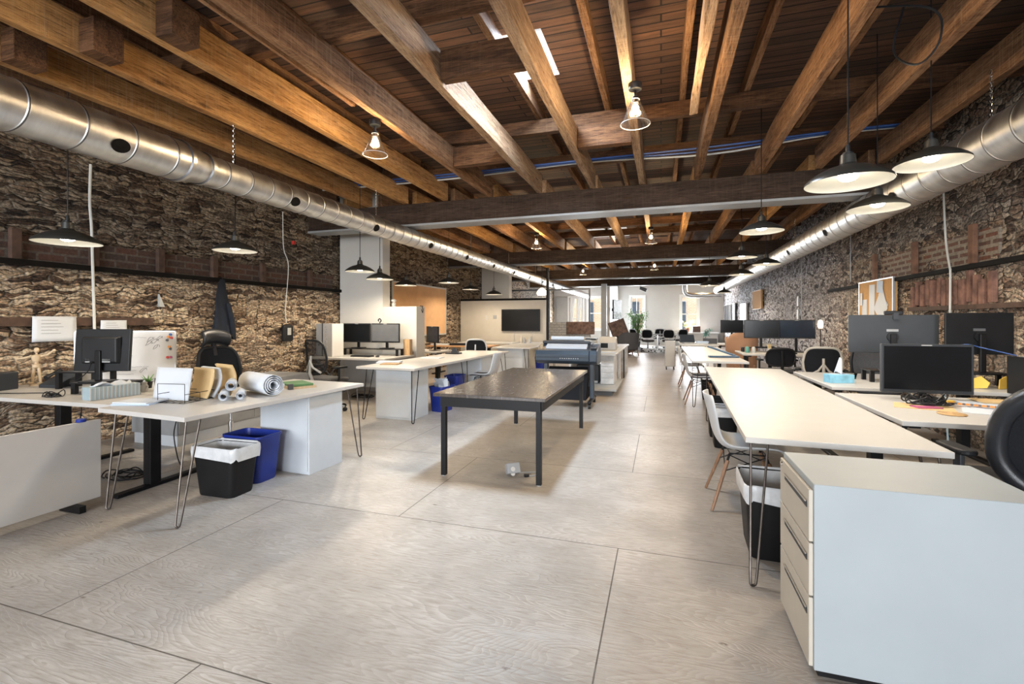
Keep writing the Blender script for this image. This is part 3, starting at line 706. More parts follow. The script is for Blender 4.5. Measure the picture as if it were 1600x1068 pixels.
# track spotlight near the far beam
t = thing('track_spotlight', 'small white tilted spotlight fixed under the farthest beam', 'spotlight', (-.9, 21.73, 2.932))
MB().cyl((0, 0, 0), (0, 0, -.1), .02).out('bracket', 'light_grey', t); MB().cyl((0, 0, -.1), (.28, 0, -.22), .07, .08, n=14).out('lamp_head', 'dark_grey', t, smooth=True)

# cables along the ceiling
for k, (dy, m, nm) in enumerate(((0, 'wire_blue', 'bright blue'), (.05, 'wire_blue', 'darker blue'), (.10, 'wire_white', 'pale grey'))):
    P = [(-5.6, 6.40+dy, 3.60-.02*k), (-3, 6.38+dy, 3.565-.02*k), (-1, 6.42+dy, 3.58), (.6, 6.36+dy, 3.56-.03*k), (1.9, 6.44+dy, 3.62), (3.0, 6.5+dy, 3.64)]
    MB().tube(curve_pts(P, 5), .012, 6).out('data_cable', m, smooth=True, tag=('%s data cable slung across the joists before the first cross beam' % nm, 'cable', 'data cables'))
t = MB().tube(curve_pts([(1.25, 3.9, 3.6), (1.6, 3.6, 3.35), (1.62, 3.5, 3.1), (1.55, 3.6, 3.0), (1.5, 3.8, 3.2), (1.6, 3.9, 3.55)], 6), .007, 6).out('lamp_cable_loop', 'black_plastic', tag=('slack black cable loop hanging from a joist above the large pendants', 'cable'))
# conduits on the walls
MB().tube(curve_pts([(XL+.10, 3.50, 3.1), (XL+.085, 3.50, 2.70), (XL+.08, 3.52, 2.4), (XL+.085, 3.53, 1.9), (XL+.08, 3.55, 1.20)], 6), .014, 8).out('conduit', 'wire_white', smooth=True, tag=('white flexible conduit running down behind the turned monitor', 'conduit'))
MB().tube(curve_pts([(XL+.05, 6.3, 3.2), (XL+.05, 6.32, 2.6), (XL+.075, 6.4, 2.3), (XL+.05, 6.36, 1.6), (XL+.05, 6.38, 1.33)], 5), .008, 6).out('conduit', 'wire_white', smooth=True, tag=('thin white cable dropping to the wall phone', 'cable'))
MB().tube(curve_pts([(XR-.05, 6.75, 2.9), (XR-.05, 6.7, 2.3), (XR-.085, 6.55, 1.98), (XR-.08, 6.55, 1.9), (XR-.07, 6.58, 1.25)], 5), .011, 6).out('conduit', 'wire_white', smooth=True, tag=('pale conduit running down the corkboard wall past the red bricks', 'conduit'))
MB().tube([(XR-.04, 9.6, 2.9), (XR-.04, 9.6, 2.05)], .008, 6).out('conduit', 'light_grey', tag=('thin grey conduit on the stone just above the corkboard', 'conduit'))
MB().tube([(XR-.04, 12.6, 2.9), (XR-.04, 12.6, 1.4)], .012, 6).out('conduit', 'light_grey', tag=('grey conduit on the stone wall above the twin black screens', 'conduit'))
t = thing('wall_phone', 'black wall phone unit on the rubble stone wall with a white face', 'phone', (XL+.02, 6.4, 1.15))
MB().box(0, .07, -.11, .11, -.13, .15).out('housing', 'black_plastic', t, bevel=.03); MB().box(.071, .078, -.04, .04, -.02, .10).out('face_plate', 'light_grey', t, bevel=.004)
MB().box(0, .05, -.03, .03, -.03, .03).out('alarm_button', 'red', loc=(XL+.02, 6.55, 2.72), bevel=.008, tag=('small red alarm button high on the stone wall beside the duct', 'alarm button'))

# ================================================================== FURNITURE
def hairpin(t, x, y, fx, fy, h=.705, r=.0065, mat='raw_steel', wd=.05, ax=0):
    """two-rod hairpin leg under (x, y) with its foot at (fx, fy)"""
    u = Vector((math.cos(ax), math.sin(ax), 0)); a = Vector((x, y, h))+u*wd; b = Vector((x, y, h))-u*wd; f = Vector((fx, fy, .007))
    pts = [a, a.lerp(f+u*.016, .93)]
    for k in range(1, 8):
        q = PI*k/8; pts.append(f+Vector((0, 0, .016-.016*math.sin(q)))+u*.016*math.cos(q))
    pts += [b.lerp(f-u*.016, .93), b]
    mb = MB().tube(pts, r, 8, close=False); mb.box(x-.06, x+.06, y-.03, y+.03, h, h+.004)
    return mb.out('leg', mat, t, smooth=True)
def desk(label, cx, cy, w, l, rz=0, top='desk_white', hp=(), peds=(), legs=(), name='white_desk', cat='desk', h=.74, th=.033, group=None, extra=None, hpm='raw_steel'):
    t = thing(name, label, cat, (cx, cy, 0), math.radians(rz), group)
    MB().box(-w/2, w/2, -l/2, l/2, h-th, h).out('desktop', top, t, bevel=.004)
    for x, y, fx, fy, ax in hp: hairpin(t, x, y, fx, fy, h-th-.004, ax=ax, mat=hpm)
    for x0, x1, y0, y1 in peds:
        p = MB().box(x0, x1, y0, y1, 0, h-th-.001).out('pedestal', 'panel_white', t, bevel=.003)
        MB().box(x0+.015, x1-.015, y0-.008, y0-.001, .03, h-th-.03).out('pedestal_door', 'panel_white', p, bevel=.002)
    for x, y, d in legs:      # sit-stand column with foot along y (d='y') or x
        q = MB().box(x-.04, x+.04, y-.045, y+.045, .03, h-th-.03).out('leg', 'black_metal', t, bevel=.004)
        if d == 'y': MB().box(x-.035, x+.035, -l/2+.06, l/2-.06, 0, .03).out('foot', 'black_metal', q, bevel=.006); MB().box(x-.03, x+.03, -l/2+.1, l/2-.1, h-th-.03, h-th-.001).out('bracket', 'black_metal', q)
        else: MB().box(-w/2+.06, w/2-.06, y-.035, y+.035, 0, .03).out('foot', 'black_metal', q, bevel=.006); MB().box(-w/2+.1, w/2-.1, y-.03, y+.03, h-th-.03, h-th-.001).out('bracket', 'black_metal', q)
    return t

# --- near the stone wall
desk('white sit-stand desk against the stone wall, under the turned-away monitor', -5.0, 2.98, 2.04, 1.14, 2, legs=((.96, -.22, 'y'), (-.30, -.1, 'y')))
desk('white table with hairpin legs and pedestal, under the rolled drawings', -3.40, 3.20, .93, 1.80, -3.5,
     hp=((-.36, -.80, -.38, -.88, .3), (.38, -.78, .40, -.90, .3), (.40, .80, .45, .86, .3), (-.40, .8, -.43, .85, .3)), peds=((-.19, .40, .24, .66),), legs=())
t = thing('privacy_panel', 'loose white panel standing on edge at the lower left corner of the view', 'panel', (-4.06, 1.70, 0), 0)
MB().box(0, .028, -.8, .72, .05, .635).out('board', 'desk_white', t, bevel=.004)
for y in (-.6, .55): MB().box(-.10, .12, y-.02, y+.02, 0, .049).out('foot', 'black_metal', t)
MB().lathe([(.0, 0), (.028, 0), (.03, .004), (.03, .018), (.026, .022), (0, .022)], n=20).out('tape_roll', 'bin_blue', loc=(-4.046, 2.30, .636), smooth=True, tag=('small blue cap resting on the top edge of the loose white panel', 'cap'))
t = thing('low_cabinet', 'low grey panelled cabinet on the floor behind the headrest chair', 'cabinet', (-5.35, 4.72, 0), 0)
MB().box(-.35, .35, -1.0, 1.0, .12, .60).out('body', 'mid_grey', t, bevel=.006); MB().box(-.33, .33, -.98, .98, 0, .119).out('plinth', 'panel_white', t)
MB().box(.351, .358, -.98, -.01, .14, .58).out('door', 'mid_grey', t); MB().box(.351, .358, .01, .98, .14, .58).out('door', 'mid_grey', t)

# --- second cluster
desk('long white table with white pedestals, behind the black table, blue bin beneath', -3.52, 7.36, .92, 3.72, -1.5,
     hp=((-.33, -1.72, -.38, -1.80, .2), (.38, -1.70, .43, -1.84, .2), (.38, 1.70, .42, 1.8, .2), (.37, -.12, .42, -.10, .2)), peds=((-.28, .30, -1.66, -1.20), (-.30, .40, .55, 1.05)), hpm='black_metal')
t = desk('white desk with crossed legs before the white chimney, carrying two dark monitors', -5.12, 7.18, 1.56, 1.0, 1)
for x in (-.68, .68):
    q = MB().box(x-.02, x+.02, -.42, .42, 0, .03).out('leg', 'mid_grey', t)
    MB().tube([(x, -.4, .03), (x, .38, .70)], .013, 6).tube([(x, .4, .03), (x, -.38, .70)], .013, 6).out('cross_brace', 'mid_grey', q)
MB().box(-.66, .66, .40, .415, .12, .70).out('modesty_panel', 'panel_white', t)
desk('white desk holding the sideways monitor, just past the low white block', -4.98, 8.90, 1.3, .74, 0, legs=((-.5, 0, 'y'), (.5, 0, 'y')))
desk('desk with an orange wood top in front of the mesh chair, by the kraft board', -4.86, 11.1, 1.7, .80, 0, top='orange_wood', legs=((-.7, 0, 'y'), (.7, 0, 'y')), name='wooden_desk')
desk('white worktop along the foot of the television partition', -4.80, 12.85, 1.7, .80, 0, legs=((-.7, 0, 'y'), (.7, 0, 'y')))
desk('white table by the television partition, with bottles on it and a pedestal', -3.37, 11.9, .93, 2.80, -1, hp=((.36, -1.3, .42, -1.36, .2), (.38, 1.3, .4, 1.36, .2)), peds=((-.40, .25, -1.2, -.7),), hpm='black_metal')

# --- black table in the aisle
t = thing('work_table', 'long black table with a glossy dark top standing alone mid-room', 'table', (-1.405, 4.86, 0), 0)
MB().box(-.505, .505, -1.16, 1.16, .712, .74).out('tabletop', 'table_black', t, bevel=.003)
mb = MB(); mb.box(-.455, .455, -1.112, -1.09, .62, .711).box(-.455, .455, 1.09, 1.112, .62, .711).box(-.468, -.446, -1.09, 1.09, .62, .711).box(.446, .468, -1.09, 1.09, .62, .711).out('apron', 'black_metal', t)
for x in (-.435, .435):
    for y in (-1.08, 1.08): 
        q = MB().box(x-.022, x+.022, y-.022, y+.022, .008, .711).out('leg', 'black_metal', t, bevel=.002); MB().cyl((x, y, 0), (x, y, .008), .02).out('foot_pad', 'light_grey', q)
t = thing('power_socket', 'grey double outlet box with a short cord lying under the black table', 'power outlet', (-1.26, 3.97, 0), math.radians(20))
MB().box(-.06, .06, -.04, .04, .0, .09, rot=(math.radians(-25), 0, math.radians(15))).out('box', 'mid_grey', t, loc=(0, 0, .014), bevel=.008)
for z in (.028, .068): MB().lathe([(0, 0), (.02, 0), (.02, .004), (0, .005)], n=16).out('socket_face', 'desk_white', t, loc=(0.0, -.045, z)).rotation_euler = (math.radians(65), 0, math.radians(15))
MB().tube(curve_pts([(.05, 0, .02), (.12, .05, .008), (.22, .04, .008), (.20, -.03, .008), (.14, -.05, .008)], 6), .005, 6).out('cord', 'mid_grey', t, smooth=True)
MB().cyl((.14, -.05, .012), (.10, -.06, .014), .012, .014).out('plug', 'black_plastic', t)

# --- corkboard side
desk('very long white table in front, with a black bin and filing cabinet at its end', .967, 4.87, .915, 4.10, -1.9,
     hp=((-.38, -1.99, -.44, -2.20, .4), (.38, -1.99, .43, -2.12, .4), (-.40, 1.9, -.43, 2.0, .4), (.40, 1.9, .43, 2.0, .4)))
desk('white desk with loose papers and a monitor facing the camera', 2.275, 4.20, 1.62, 1.22, 0, legs=((-.70, .1, 'y'), (.70, .1, 'y')))
desk('white desk with the tissue box and two large monitors seen from behind', 2.32, 5.93, 1.50, 1.38, 0, legs=((-.66, .1, 'y'), (.66, .1, 'y')))
desk('white table with blue metal brackets on it, second along the aisle', .875, 10.0, .82, 4.2, 0,
     hp=((-.35, -1.98, -.38, -2.06, .3), (.35, -1.98, .38, -2.06, .3), (-.35, 1.98, -.38, 2.05, .3), (.35, 1.98, .38, 2.05, .3)))
desk('white desk carrying the twin dark screens against the far stone wall', 2.24, 10.35, 1.50, 1.05, 0, legs=((-.62, 0, 'y'), (.62, 0, 'y')))
desk('white desk with a single dark screen behind the tan armchair', 2.15, 14.0, 1.45, .9, 0, legs=((-.62, 0, 'y'), (.62, 0, 'y')))
desk('far white table with books, drafting board and teal plant', .95, 14.1, .92, 2.2, 0, hp=((-.35, -1., -.38, -1.05, .3), (.35, -1., .38, -1.05, .3), (-.35, 1., -.38, 1.05, .3), (.35, 1., .38, 1.05, .3)))

# --- filing cabinet
t = thing('filing_cabinet', 'white steel filing cabinet with three drawers, closest thing to the camera', 'filing cabinet', (.55, 2.07, 0))
W_, D_, H_ = .73, .47, .75
MB().box(.012, W_, 0, D_, .03, H_-.002).out('carcass', 'steel_white', t, bevel=.004, seg=3)
MB().box(.03, W_-.02, .02, D_-.02, 0, .029).out('plinth', 'black_metal', t)
for z0, z1 in ((.522, .722), (.312, .515), (.04, .305)):
    d = MB().box(-.004, .0115, .008, D_-.008, z0, z1).out('drawer', 'cream', t, bevel=.003)
    MB().box(-.0065, -.0045, .03, D_-.10, z1-.075, z1-.05).out('pull_slot', 'charcoal', d)
    MB().box(-.012, -.0068, .03, D_-.10, z1-.052, z1-.048).out('pull_lip', 'chrome', d)
q = MB().cyl((-.012, .42, .704), (.0, .42, .704), .011, n=16).out('lock', 'chrome', t, smooth=True)
for p in ((.05, .06), (W_-.06, .06), (.05, D_-.06)): MB().cyl((p[0], p[1], 0), (p[0], p[1], .0285), .022).out('caster', 'black_plastic', t)

# --- plotter
t = thing('wide_format_plotter', 'large dark wide-format plotter on a wheeled stand beyond the black table', 'plotter', (-1.43, 7.62, 0), math.radians(1))
prof = [(-.30, .70), (-.36, .74), (-.37, .84), (-.33, .90), (-.20, .92), (.05, .99), (.18, .99), (.24, .92), (.24, .72), (.18, .68), (-.20, .68)]
MB().prism(prof, -.50, .36, axis='x').out('body', 'slate_blue', t, bevel=.01)
MB().prism([(a*1.04-.004, b+(.004 if b > .8 else -.004)) for a, b in prof], .361, .48, axis='x').out('control_end', 'slate_blue', t, bevel=.012)
MB().box(-.50, .36, -.375, -.3645, .795, .80).out('body_seam', 'black_plastic', t)
MB().box(-.36, .30, -.20, -.06, .925, .975, rot=(.3, 0, 0)).out('paper_exit', 'paper', t)
MB().box(-.46, .33, .0, .16, .99, 1.04).out('rear_cover', 'charcoal', t, bevel=.015)
MB().box(.38, .46, -.25, -.14, .935, .955).out('control_panel', 'screen', t)
for k in range(9): MB().box(-.10+k*.035, -.085+k*.035, -.3745, -.3735, .775, .785).out('badge_mark', 'light_grey', t)
for x in (-.40, .36):
    q = MB().box(x-.035, x+.035, -.03, .05, .10, .679).out('leg', 'slate_blue', t, bevel=.01)
    MB().box(x-.03, x+.03, -.36, .34, .075, .115).out('foot', 'black_metal', q, bevel=.012)
    for y in (-.33, .31): MB().cyl((x-.02, y, .036), (x+.02, y, .036), .036, n=16).out('caster', 'black_plastic', q, smooth=True)
MB().box(-.36, .32, .0, .03, .30, .36).out('cross_bar', 'charcoal', t)
MB().prism([(-.30, .12), (.26, .12), (.10, .50), (-.02, .62), (-.06, .60)], -.34, .30, axis='x').out('paper_bin', 'mesh_black', t)
t = thing('roll_of_paper', 'white paper roll lying across the top of the dark plotter', 'paper roll', (-1.5, 7.80, 1.076))
MB().cyl((-.28, 0, 0), (.28, 0, 0), .035, n=20).out('roll', 'paper', t, smooth=True); MB().cyl((-.30, 0, 0), (.30, 0, 0), .014).out('core', 'kraft', t)

# --- marble printer counter
t = thing('printer_counter', 'grey marble-look counter with drawers on a raised base, behind the plotter', 'counter', (-1.27, 9.0, 0))
MB().box(-.45, .45, 0, 3.9, .705, .74).out('worktop', 'desk_white', t, bevel=.004)
p = MB().box(.14, .40, .25, .85, .13, .704).out('drawer_tower', 'marble', t, bevel=.004)
for k in range(5): MB().box(.15, .39, .238, .249, .14+k*.112, .245+k*.112).out('drawer', 'marble', p, bevel=.003)
MB().box(.38, .42, 1.3, 1.6, .0, .704).out('side_panel', 'marble', t); MB().box(.0, .42, 3.78, 3.82, 0, .704).out('end_panel', 'marble', t)
MB().box(-.45, -.41, .05, 3.8, 0, .704).out('side_panel', 'marble', t)
MB().box(-.45, .50, -.40, 1.25, .09, .128).out('base_board', 'light_grey', t, bevel=.004); MB().box(-.38, .42, -.32, 1.2, 0, .089).out('plinth', 'dark_grey', t)
MB().box(.41, .43, 2.4, 2.6, 0, .704).out('open_frame', 'black_metal', t)
t = thing('paper_box', 'dark boxed store under the marble counter, left of its drawers', 'box', (-1.42, 9.35, .129)); MB().box(-.20, .24, 0, .4, 0, .36).out('box', 'charcoal', t, bevel=.01); MB().box(-.18, .22, -.004, -.001, .01, .05).out('label_strip', 'light_grey', t)
t = thing('office_printer', 'grey office printer with a dark lid and paper, behind the plotter', 'printer', (-1.50, 9.6, .741))
MB().box(-.28, .24, -.2, .22, 0, .24).out('body', 'light_grey', t, bevel=.03); MB().box(-.29, .25, -.15, .24, .241, .275).out('lid', 'charcoal', t, bevel=.012)
MB().box(-.10, .16, -.34, -.10, .20, .206, rot=(.5, 0, 0)).out('paper_sheet', 'paper', t); MB().box(-.22, -.06, -.212, -.201, .08, .15).out('display', 'screen', t)
t = thing('office_scanner', 'white sloped scanner with a black front slot at the counter end', 'scanner', (-1.08, 10.3, .741))
MB().prism([(-.2, 0), (.25, 0), (.25, .12), (.10, .28), (-.08, .28), (-.2, .16)], -.18, .16, axis='x').out('body', 'desk_white', t, bevel=.02)
MB().box(-.15, .0, -.212, -.202, .05, .15).out('paper_slot', 'screen', t)
MB().box(.0, .30, -.1, .16, 0, .02).out('paper_stack', 'paper', loc=(-1.15, 9.35, .741), tag=('thin stack of white paper on the marble counter edge', 'paper stack'))
MB().box(.0, .24, .0, .3, 0, .03).out('paper_stack', 'paper', loc=(-1.2, 11.2, .741), tag=('white ream of paper further back on the marble counter', 'paper stack'))

# ================================================================== SEATS
def star_base(t, mat, zc=.06, r=.30):
    b = MB()
    for k in range(5):
        a = 2*PI*k/5+.3; p = Vector((math.cos(a)*r, math.sin(a)*r, .07))
        b.tube([(0, 0, .12), p*.5+Vector((0, 0, .06)), p], [.028, .022, .014], 8)
    b.cyl((0, 0, .10), (0, 0, .15), .035)
    o = b.out('star_base', mat, t, smooth=True)
    for k in range(5):
        a = 2*PI*k/5+.3; c = Vector((math.cos(a)*r, math.sin(a)*r, .029)); d = Vector((-math.sin(a), math.cos(a), 0))*.022
        MB().cyl(c-d, c+d, .0285, n=14).cyl(c+Vector((0, 0, .015)), c+Vector((0, 0, .045)), .008).out('caster', 'black_plastic', o, smooth=True)
    MB().cyl((0, 0, .14), (0, 0, .30), .026).cyl((0, 0, .30), (0, 0, .42), .016).out('gas_column', 'chrome' if mat == 'chrome' else 'black_metal', t, smooth=True)
def seat_pad(w, d, z, th=.07):
    def fn(u, v):
        a, b = (u-.5)*2, (v-.5)*2
        ra = 1-.12*abs(b)**4; rb = 1-.12*abs(a)**4
        return Vector((a*w/2*ra, b*d/2*rb, z+.02*a*a-.03*max(0, b)**3+.01*math.cos(a*2)))
    return fn
def task_chair(label, loc, rz, frame='black_plastic', mesh='mesh_black', base='black_plastic', head=False, arms=True, group=None, bh=.50, accent=None):
    t = thing('office_chair', label, 'chair', loc, math.radians(rz), group)
    star_base(t, base)
    MB().box(-.10, .10, -.12, .10, .41, .445).out('tilt_mechanism', 'black_metal', t, bevel=.01)
    MB().grid(seat_pad(.49, .47, .475), 12, 12).out('seat', 'fabric_grey' if mesh[:4] == 'mesh' else mesh, t, smooth=True, solid=.06, bevel=.0)
    def back(u, v, e=1.):
        a = (u-.5)*2; hw = (.235-.03*abs(v-.45)*2)*e
        return Vector((a*hw, -.235-.05*v+.055*a*a+.03*math.sin(v*PI)-.02, .58+v*bh))
    # frame loop
    N = 40; loop = []
    for k in range(N):
        q = 2*PI*k/N; cu, sv = math.cos(q), math.sin(q)
        u = .5+.5*math.copysign(abs(cu)**.45, cu); v = .5+.5*math.copysign(abs(sv)**.45, sv); loop.append(back(u, v))
    MB().tube(loop, .017, 8, close=True).out('back_frame', frame, t, smooth=True)
    def bk(u, v):
        x = (u-.5)*2; y = (v-.5)*2; s = 1/max(1, (abs(x)**4.4+abs(y)**4.4)**(1/4.4)) if (x or y) else 1
        return back(.5+.5*x*s, .5+.5*y*s)
    MB().grid(bk, 12, 12).out('backrest', mesh, t, smooth=True, solid=.008)
    MB().tube([(0, -.08, .43), (0, -.26, .46), (0, -.31, .60), (0, -.29, .85)], [.03, .028, .022, .016], 8).out('back_support', accent or frame, t, smooth=True)
    if accent: MB().tube([(-.17, -.24, .60), (-.06, -.30, .68), (0, -.31, .78), (.06, -.30, .68), (.17, -.24, .60)], .016, 8).out('lumbar_brace', accent, t, smooth=True)
    if arms:
        for s in (-1, 1):
            a = MB().tube([(s*.10, -.02, .43), (s*.27, -.02, .44), (s*.29, -.02, .52), (s*.29, -.02, .655)], .016, 8).out('armrest', frame, t, smooth=True)
            MB().prism(rrect(.085, .24, .035), .655, .685).out('arm_pad', 'black_plastic', a, loc=(s*.28, .01, 0), bevel=.008)
    if head:
        def hd(u, v):
            a = (u-.5)*2; return Vector((a*.145, -.30+.04*a*a-.07*(v-.5)**2*4+.03, 1.12+v*.15-.03*a*a))
        MB().tube([(0, -.29, 1.0), (0, -.33, 1.15)], .014).grid(hd, 10, 8).out('headrest', 'leather_black', t, smooth=True, solid=.03)
    return t
task_chair('black mesh office chair with a headrest, tucked behind the hairpin table', (-4.40, 3.86, 0), -100, base='chrome', head=True)
task_chair('black framed mesh office chair with grey brace, before the two-monitor desk', (-4.88, 5.98, 0), -14, accent='light_grey', base='light_grey', mesh='mesh_sheer')
task_chair('white framed chair with black mesh back, beside the orange wood desk', (-3.92, 9.75, 0), 12, frame='shell_white', arms=False, bh=.38)
task_chair('cream framed office chair with dark mesh back behind the tissue box', (2.18, 7.75, 0), -8, frame='cream', bh=.42, accent='cream')
task_chair('black upholstered office chair half hidden behind the large monitors', (2.68, 7.3, 0), 170, mesh='fabric_grey', bh=.46)
task_chair('black office chair pushed in below the twin dark screens', (1.98, 9.45, 0), 5, bh=.30)
far = task_chair('black and white meeting chair at the far window end, nearest the aisle middle', (.30, 21.3, .016), 175, frame='shell_white', base='shell_white', bh=.36, arms=True, group='far meeting chairs')
for p, r, l in (((-.55, 21.1, .016), 190, 'black and white meeting chair at the far end, beside the round glass table'), ((-1.1, 22.5, .016), 230, 'black and white meeting chair by the tall green plant'),
                ((.85, 22.4, .016), 150, 'black and white meeting chair close to the stone wall side, far end'), ((-.1, 24.2, .016), 10, 'black and white meeting chair farthest back, against the far wall')):
    dup(far, p, math.radians(r), l)
t = thing('meeting_table', 'low glass-topped table amid the far meeting chairs', 'table', (-.15, 22.7, .016))
MB().lathe([(0, .70), (.55, .70), (.56, .705), (.56, .715), (.55, .72), (0, .72)], n=32).out('tabletop', 'dark_grey', t, smooth=True); MB().cyl((0, 0, .02), (0, 0, .70), .04).out('pedestal', 'chrome', t); MB().lathe([(0, 0), (.3, 0), (.3, .02), (0, .03)]).out('foot', 'chrome', t)
def mk_rug():
    n = NT('rug_pattern'); v = n.coord((1, 1, 1), rnd=False); f = n.noise(v, 5, 2, .5, 1.)
    n.base(n.ramp(f, [(.47, (.05, .05, .05)), (.50, (.65, .65, .63))])); n.b.inputs['Roughness'].default_value = .95
mk_rug()
MB().box(-1.6, 1.0, 20.6, 25.2, 0, .015).out('area_rug', 'rug_pattern', tag=('black and white mottled rug under the far meeting chairs', 'rug'))

def leather_chair():
    t = thing('office_chair', 'high-backed black leather office chair with mesh inset, partly cut by the frame', 'chair', (1.84, 3.22, 0), math.radians(2))
    star_base(t, 'black_plastic'); MB().box(-.12, .12, -.14, .12, .40, .445).out('tilt_mechanism', 'black_metal', t, bevel=.01)
    MB().grid(seat_pad(.54, .52, .49), 14, 14).out('seat', 'leather_black', t, smooth=True, solid=.09)
    def back(u, v):
        a = (u-.5)*2; hw = .255*(1-.22*abs(v-.5)**2*4)
        return Vector((a*hw, -.27-.10*v+.10*a*a+.05*math.sin(v*PI), .50+v*.58))
    def bk(k, e):
        x = (k[0]-.5)*2; y = (k[1]-.5)*2; s = 1/max(1, (abs(x)**3.+abs(y)**3.)**(1/3.)) if (x or y) else 1
        return back(.5+.5*x*s*e, .5+.5*y*s*e)
    N = 48; loop = []
    for k in range(N):
        q = 2*PI*k/N; loop.append(back(.5+.5*.86*math.copysign(abs(math.cos(q))**.66, math.cos(q)), .5+.5*.9*math.copysign(abs(math.sin(q))**.66, math.sin(q))))
    MB().tube(loop, .045, 12, close=True).out('back_rim', 'leather_black', t, smooth=True)
    MB().grid(lambda u, v: bk((u, v), .88), 14, 14).out('backrest', 'mesh_black', t, smooth=True, solid=.02)
    MB().tube([(0, -.1, .43), (0, -.32, .45), (0, -.38, .65), (0, -.36, .8)], [.035, .035, .028, .02], 8).out('back_support', 'black_plastic', t, smooth=True)
    for s in (-1, 1):
        a = MB().prism([(-.03, .43), (.05, .43), (.035, .655), (-.025, .655)], s*.27-.012, s*.27+.012, axis='x').box(s*.27-.17*(s > 0)-.0*(s < 0), s*.27+.17*(s < 0), -.03, .05, .42, .435).out('armrest', 'charcoal', t, bevel=.006)
        MB().prism(rrect(.095, .25, .04), .655, .685).out('arm_pad', 'black_plastic', a, loc=(s*.275, .02, 0), bevel=.01)
leather_chair()

def shell_chair(label, loc, rz, pad=None, legs='wood', scale=None):
    t = thing('shell_chair', label, 'chair', loc, math.radians(rz), 'moulded shell chairs')
    prof = curve_pts([(.235, .415), (.20, .437), (.08, .430), (-.08, .420), (-.165, .445), (-.215, .52), (-.245, .64), (-.275, .76), (-.29, .825)], 4)
    prof = [(p[0], p[1]) for p in [Vector((a, b, 0)) for a, b in [(q[0], q[1]) for q in [Vector((x[0], x[1], 0)) for x in prof]]]]
    def fn(u, v):
        k = v*(len(prof)-1); i = min(int(k), len(prof)-2); f = k-i
        y = prof[i][0]*(1-f)+prof[i+1][0]*f; z = prof[i][1]*(1-f)+prof[i+1][1]*f
        a = (u-.5)*2; hw = .235*(1-.10*v)*(1-.35*max(0, v-.80)**2*25*.6)*(1-.5*max(0, .10-v)*2)
        lift = .055*abs(a)**2.6*(1-abs(2*v-1)**3)
        fwd = .07*abs(a)**2.2*max(0, v-.3)
        return Vector((a*hw, y+fwd, z+lift+(.02*abs(a)**3 if v < .1 else 0)))
    MB().grid(fn, 16, 30).out('seat_shell', 'shell_white', t, smooth=True, solid=.008)
    for sx in (-1, 1):
        for sy in (-1, 1):
            a, b = Vector((sx*.14, sy*.12, .40)), Vector((sx*.245, sy*.25-.0, .0))
            g = MB().cyl(a.lerp(b, .12), b+Vector((0, 0, .004)), .014, .010, n=10).out('leg', 'dowel_wood', t, smooth=True)
            MB().cyl(a, a.lerp(b, .13), .008).out('leg_bracket', 'black_metal', g)
    mb = MB()
    for sx in (-1, 1):
        mb.tube([(sx*.17, -.155, .28), (-sx*.15, -.13, .395)], .004, 6); mb.tube([(sx*.17, .155, .28), (-sx*.15, .13, .395)], .004, 6)
        mb.tube([(sx*.17, -.155, .28), (sx*.15, .13, .395)], .004, 6); mb.tube([(sx*.17, .155, .28), (sx*.15, -.13, .395)], .004, 6)
    mb.tube([(-.15, -.12, .405), (.15, -.12, .405), (.15, .12, .405), (-.15, .12, .405)], .005, 6, close=True)
    mb.out('wire_brace', 'black_metal', t)
    if pad: MB().grid(lambda u, v: Vector(((u-.5)*.36, (v-.5)*.36+.02, .447+.012*math.sin(u*PI)*math.sin(v*PI))), 8, 8).out('seat_pad', pad, t, smooth=True, solid=.02)
    return t
shell_chair('white shell chair on wooden dowel legs, at the nearest long table', (.60, 3.90, 0), -90)
shell_chair('white shell chair with navy seat pad, at the second table along the aisle', (.62, 8.35, 0), -90, pad='fabric_navy')
shell_chair('white shell chair farther down the aisle, past the navy-padded one', (.60, 10.4, 0), -90)
shell_chair('white shell chair facing the long pedestal table behind the black table', (-2.92, 7.58, 0), 90, pad='fabric_grey')

def armchair(name, label, loc, rz, mat, s=1., hb=.9):
    t = thing(name, label, 'armchair', loc, math.radians(rz))
    t.scale = (s, s, s)
    def sh(u, v):      # wrap-around back and arms
        q = PI*(u*1.24-.12); top = hb-.25*abs(math.cos(q))**9
        r = .36+.05*v
        return Vector((r*math.cos(q), -r*.95*math.sin(q)+.08, .22+v*(top-.22)))
    MB().grid(sh, 28, 10).out('back_shell', mat, t, smooth=True, solid=.08)
    MB().box(-.29, .29, -.26, .34, .26, .44).out('seat_cushion', mat, t, bevel=.04, seg=3)
    for x in (-.26, .26):
        for y in (-.24, .28): MB().cyl((x, y, .23), (x*1.15, y*1.15, 0), .022, .013).out('leg', 'dowel_wood', t, smooth=True)
    return t
armchair('grey_armchair', 'grey wraparound armchair on short wooden legs beside the far aisle', (-1.22, 18.9, 0), 25, 'fabric_grey')
armchair('tan_armchair', 'tan upholstered high-backed armchair between the dark far screens', (1.82, 12.1, 0), 10, 'tan_fabric', .8, 1.36)

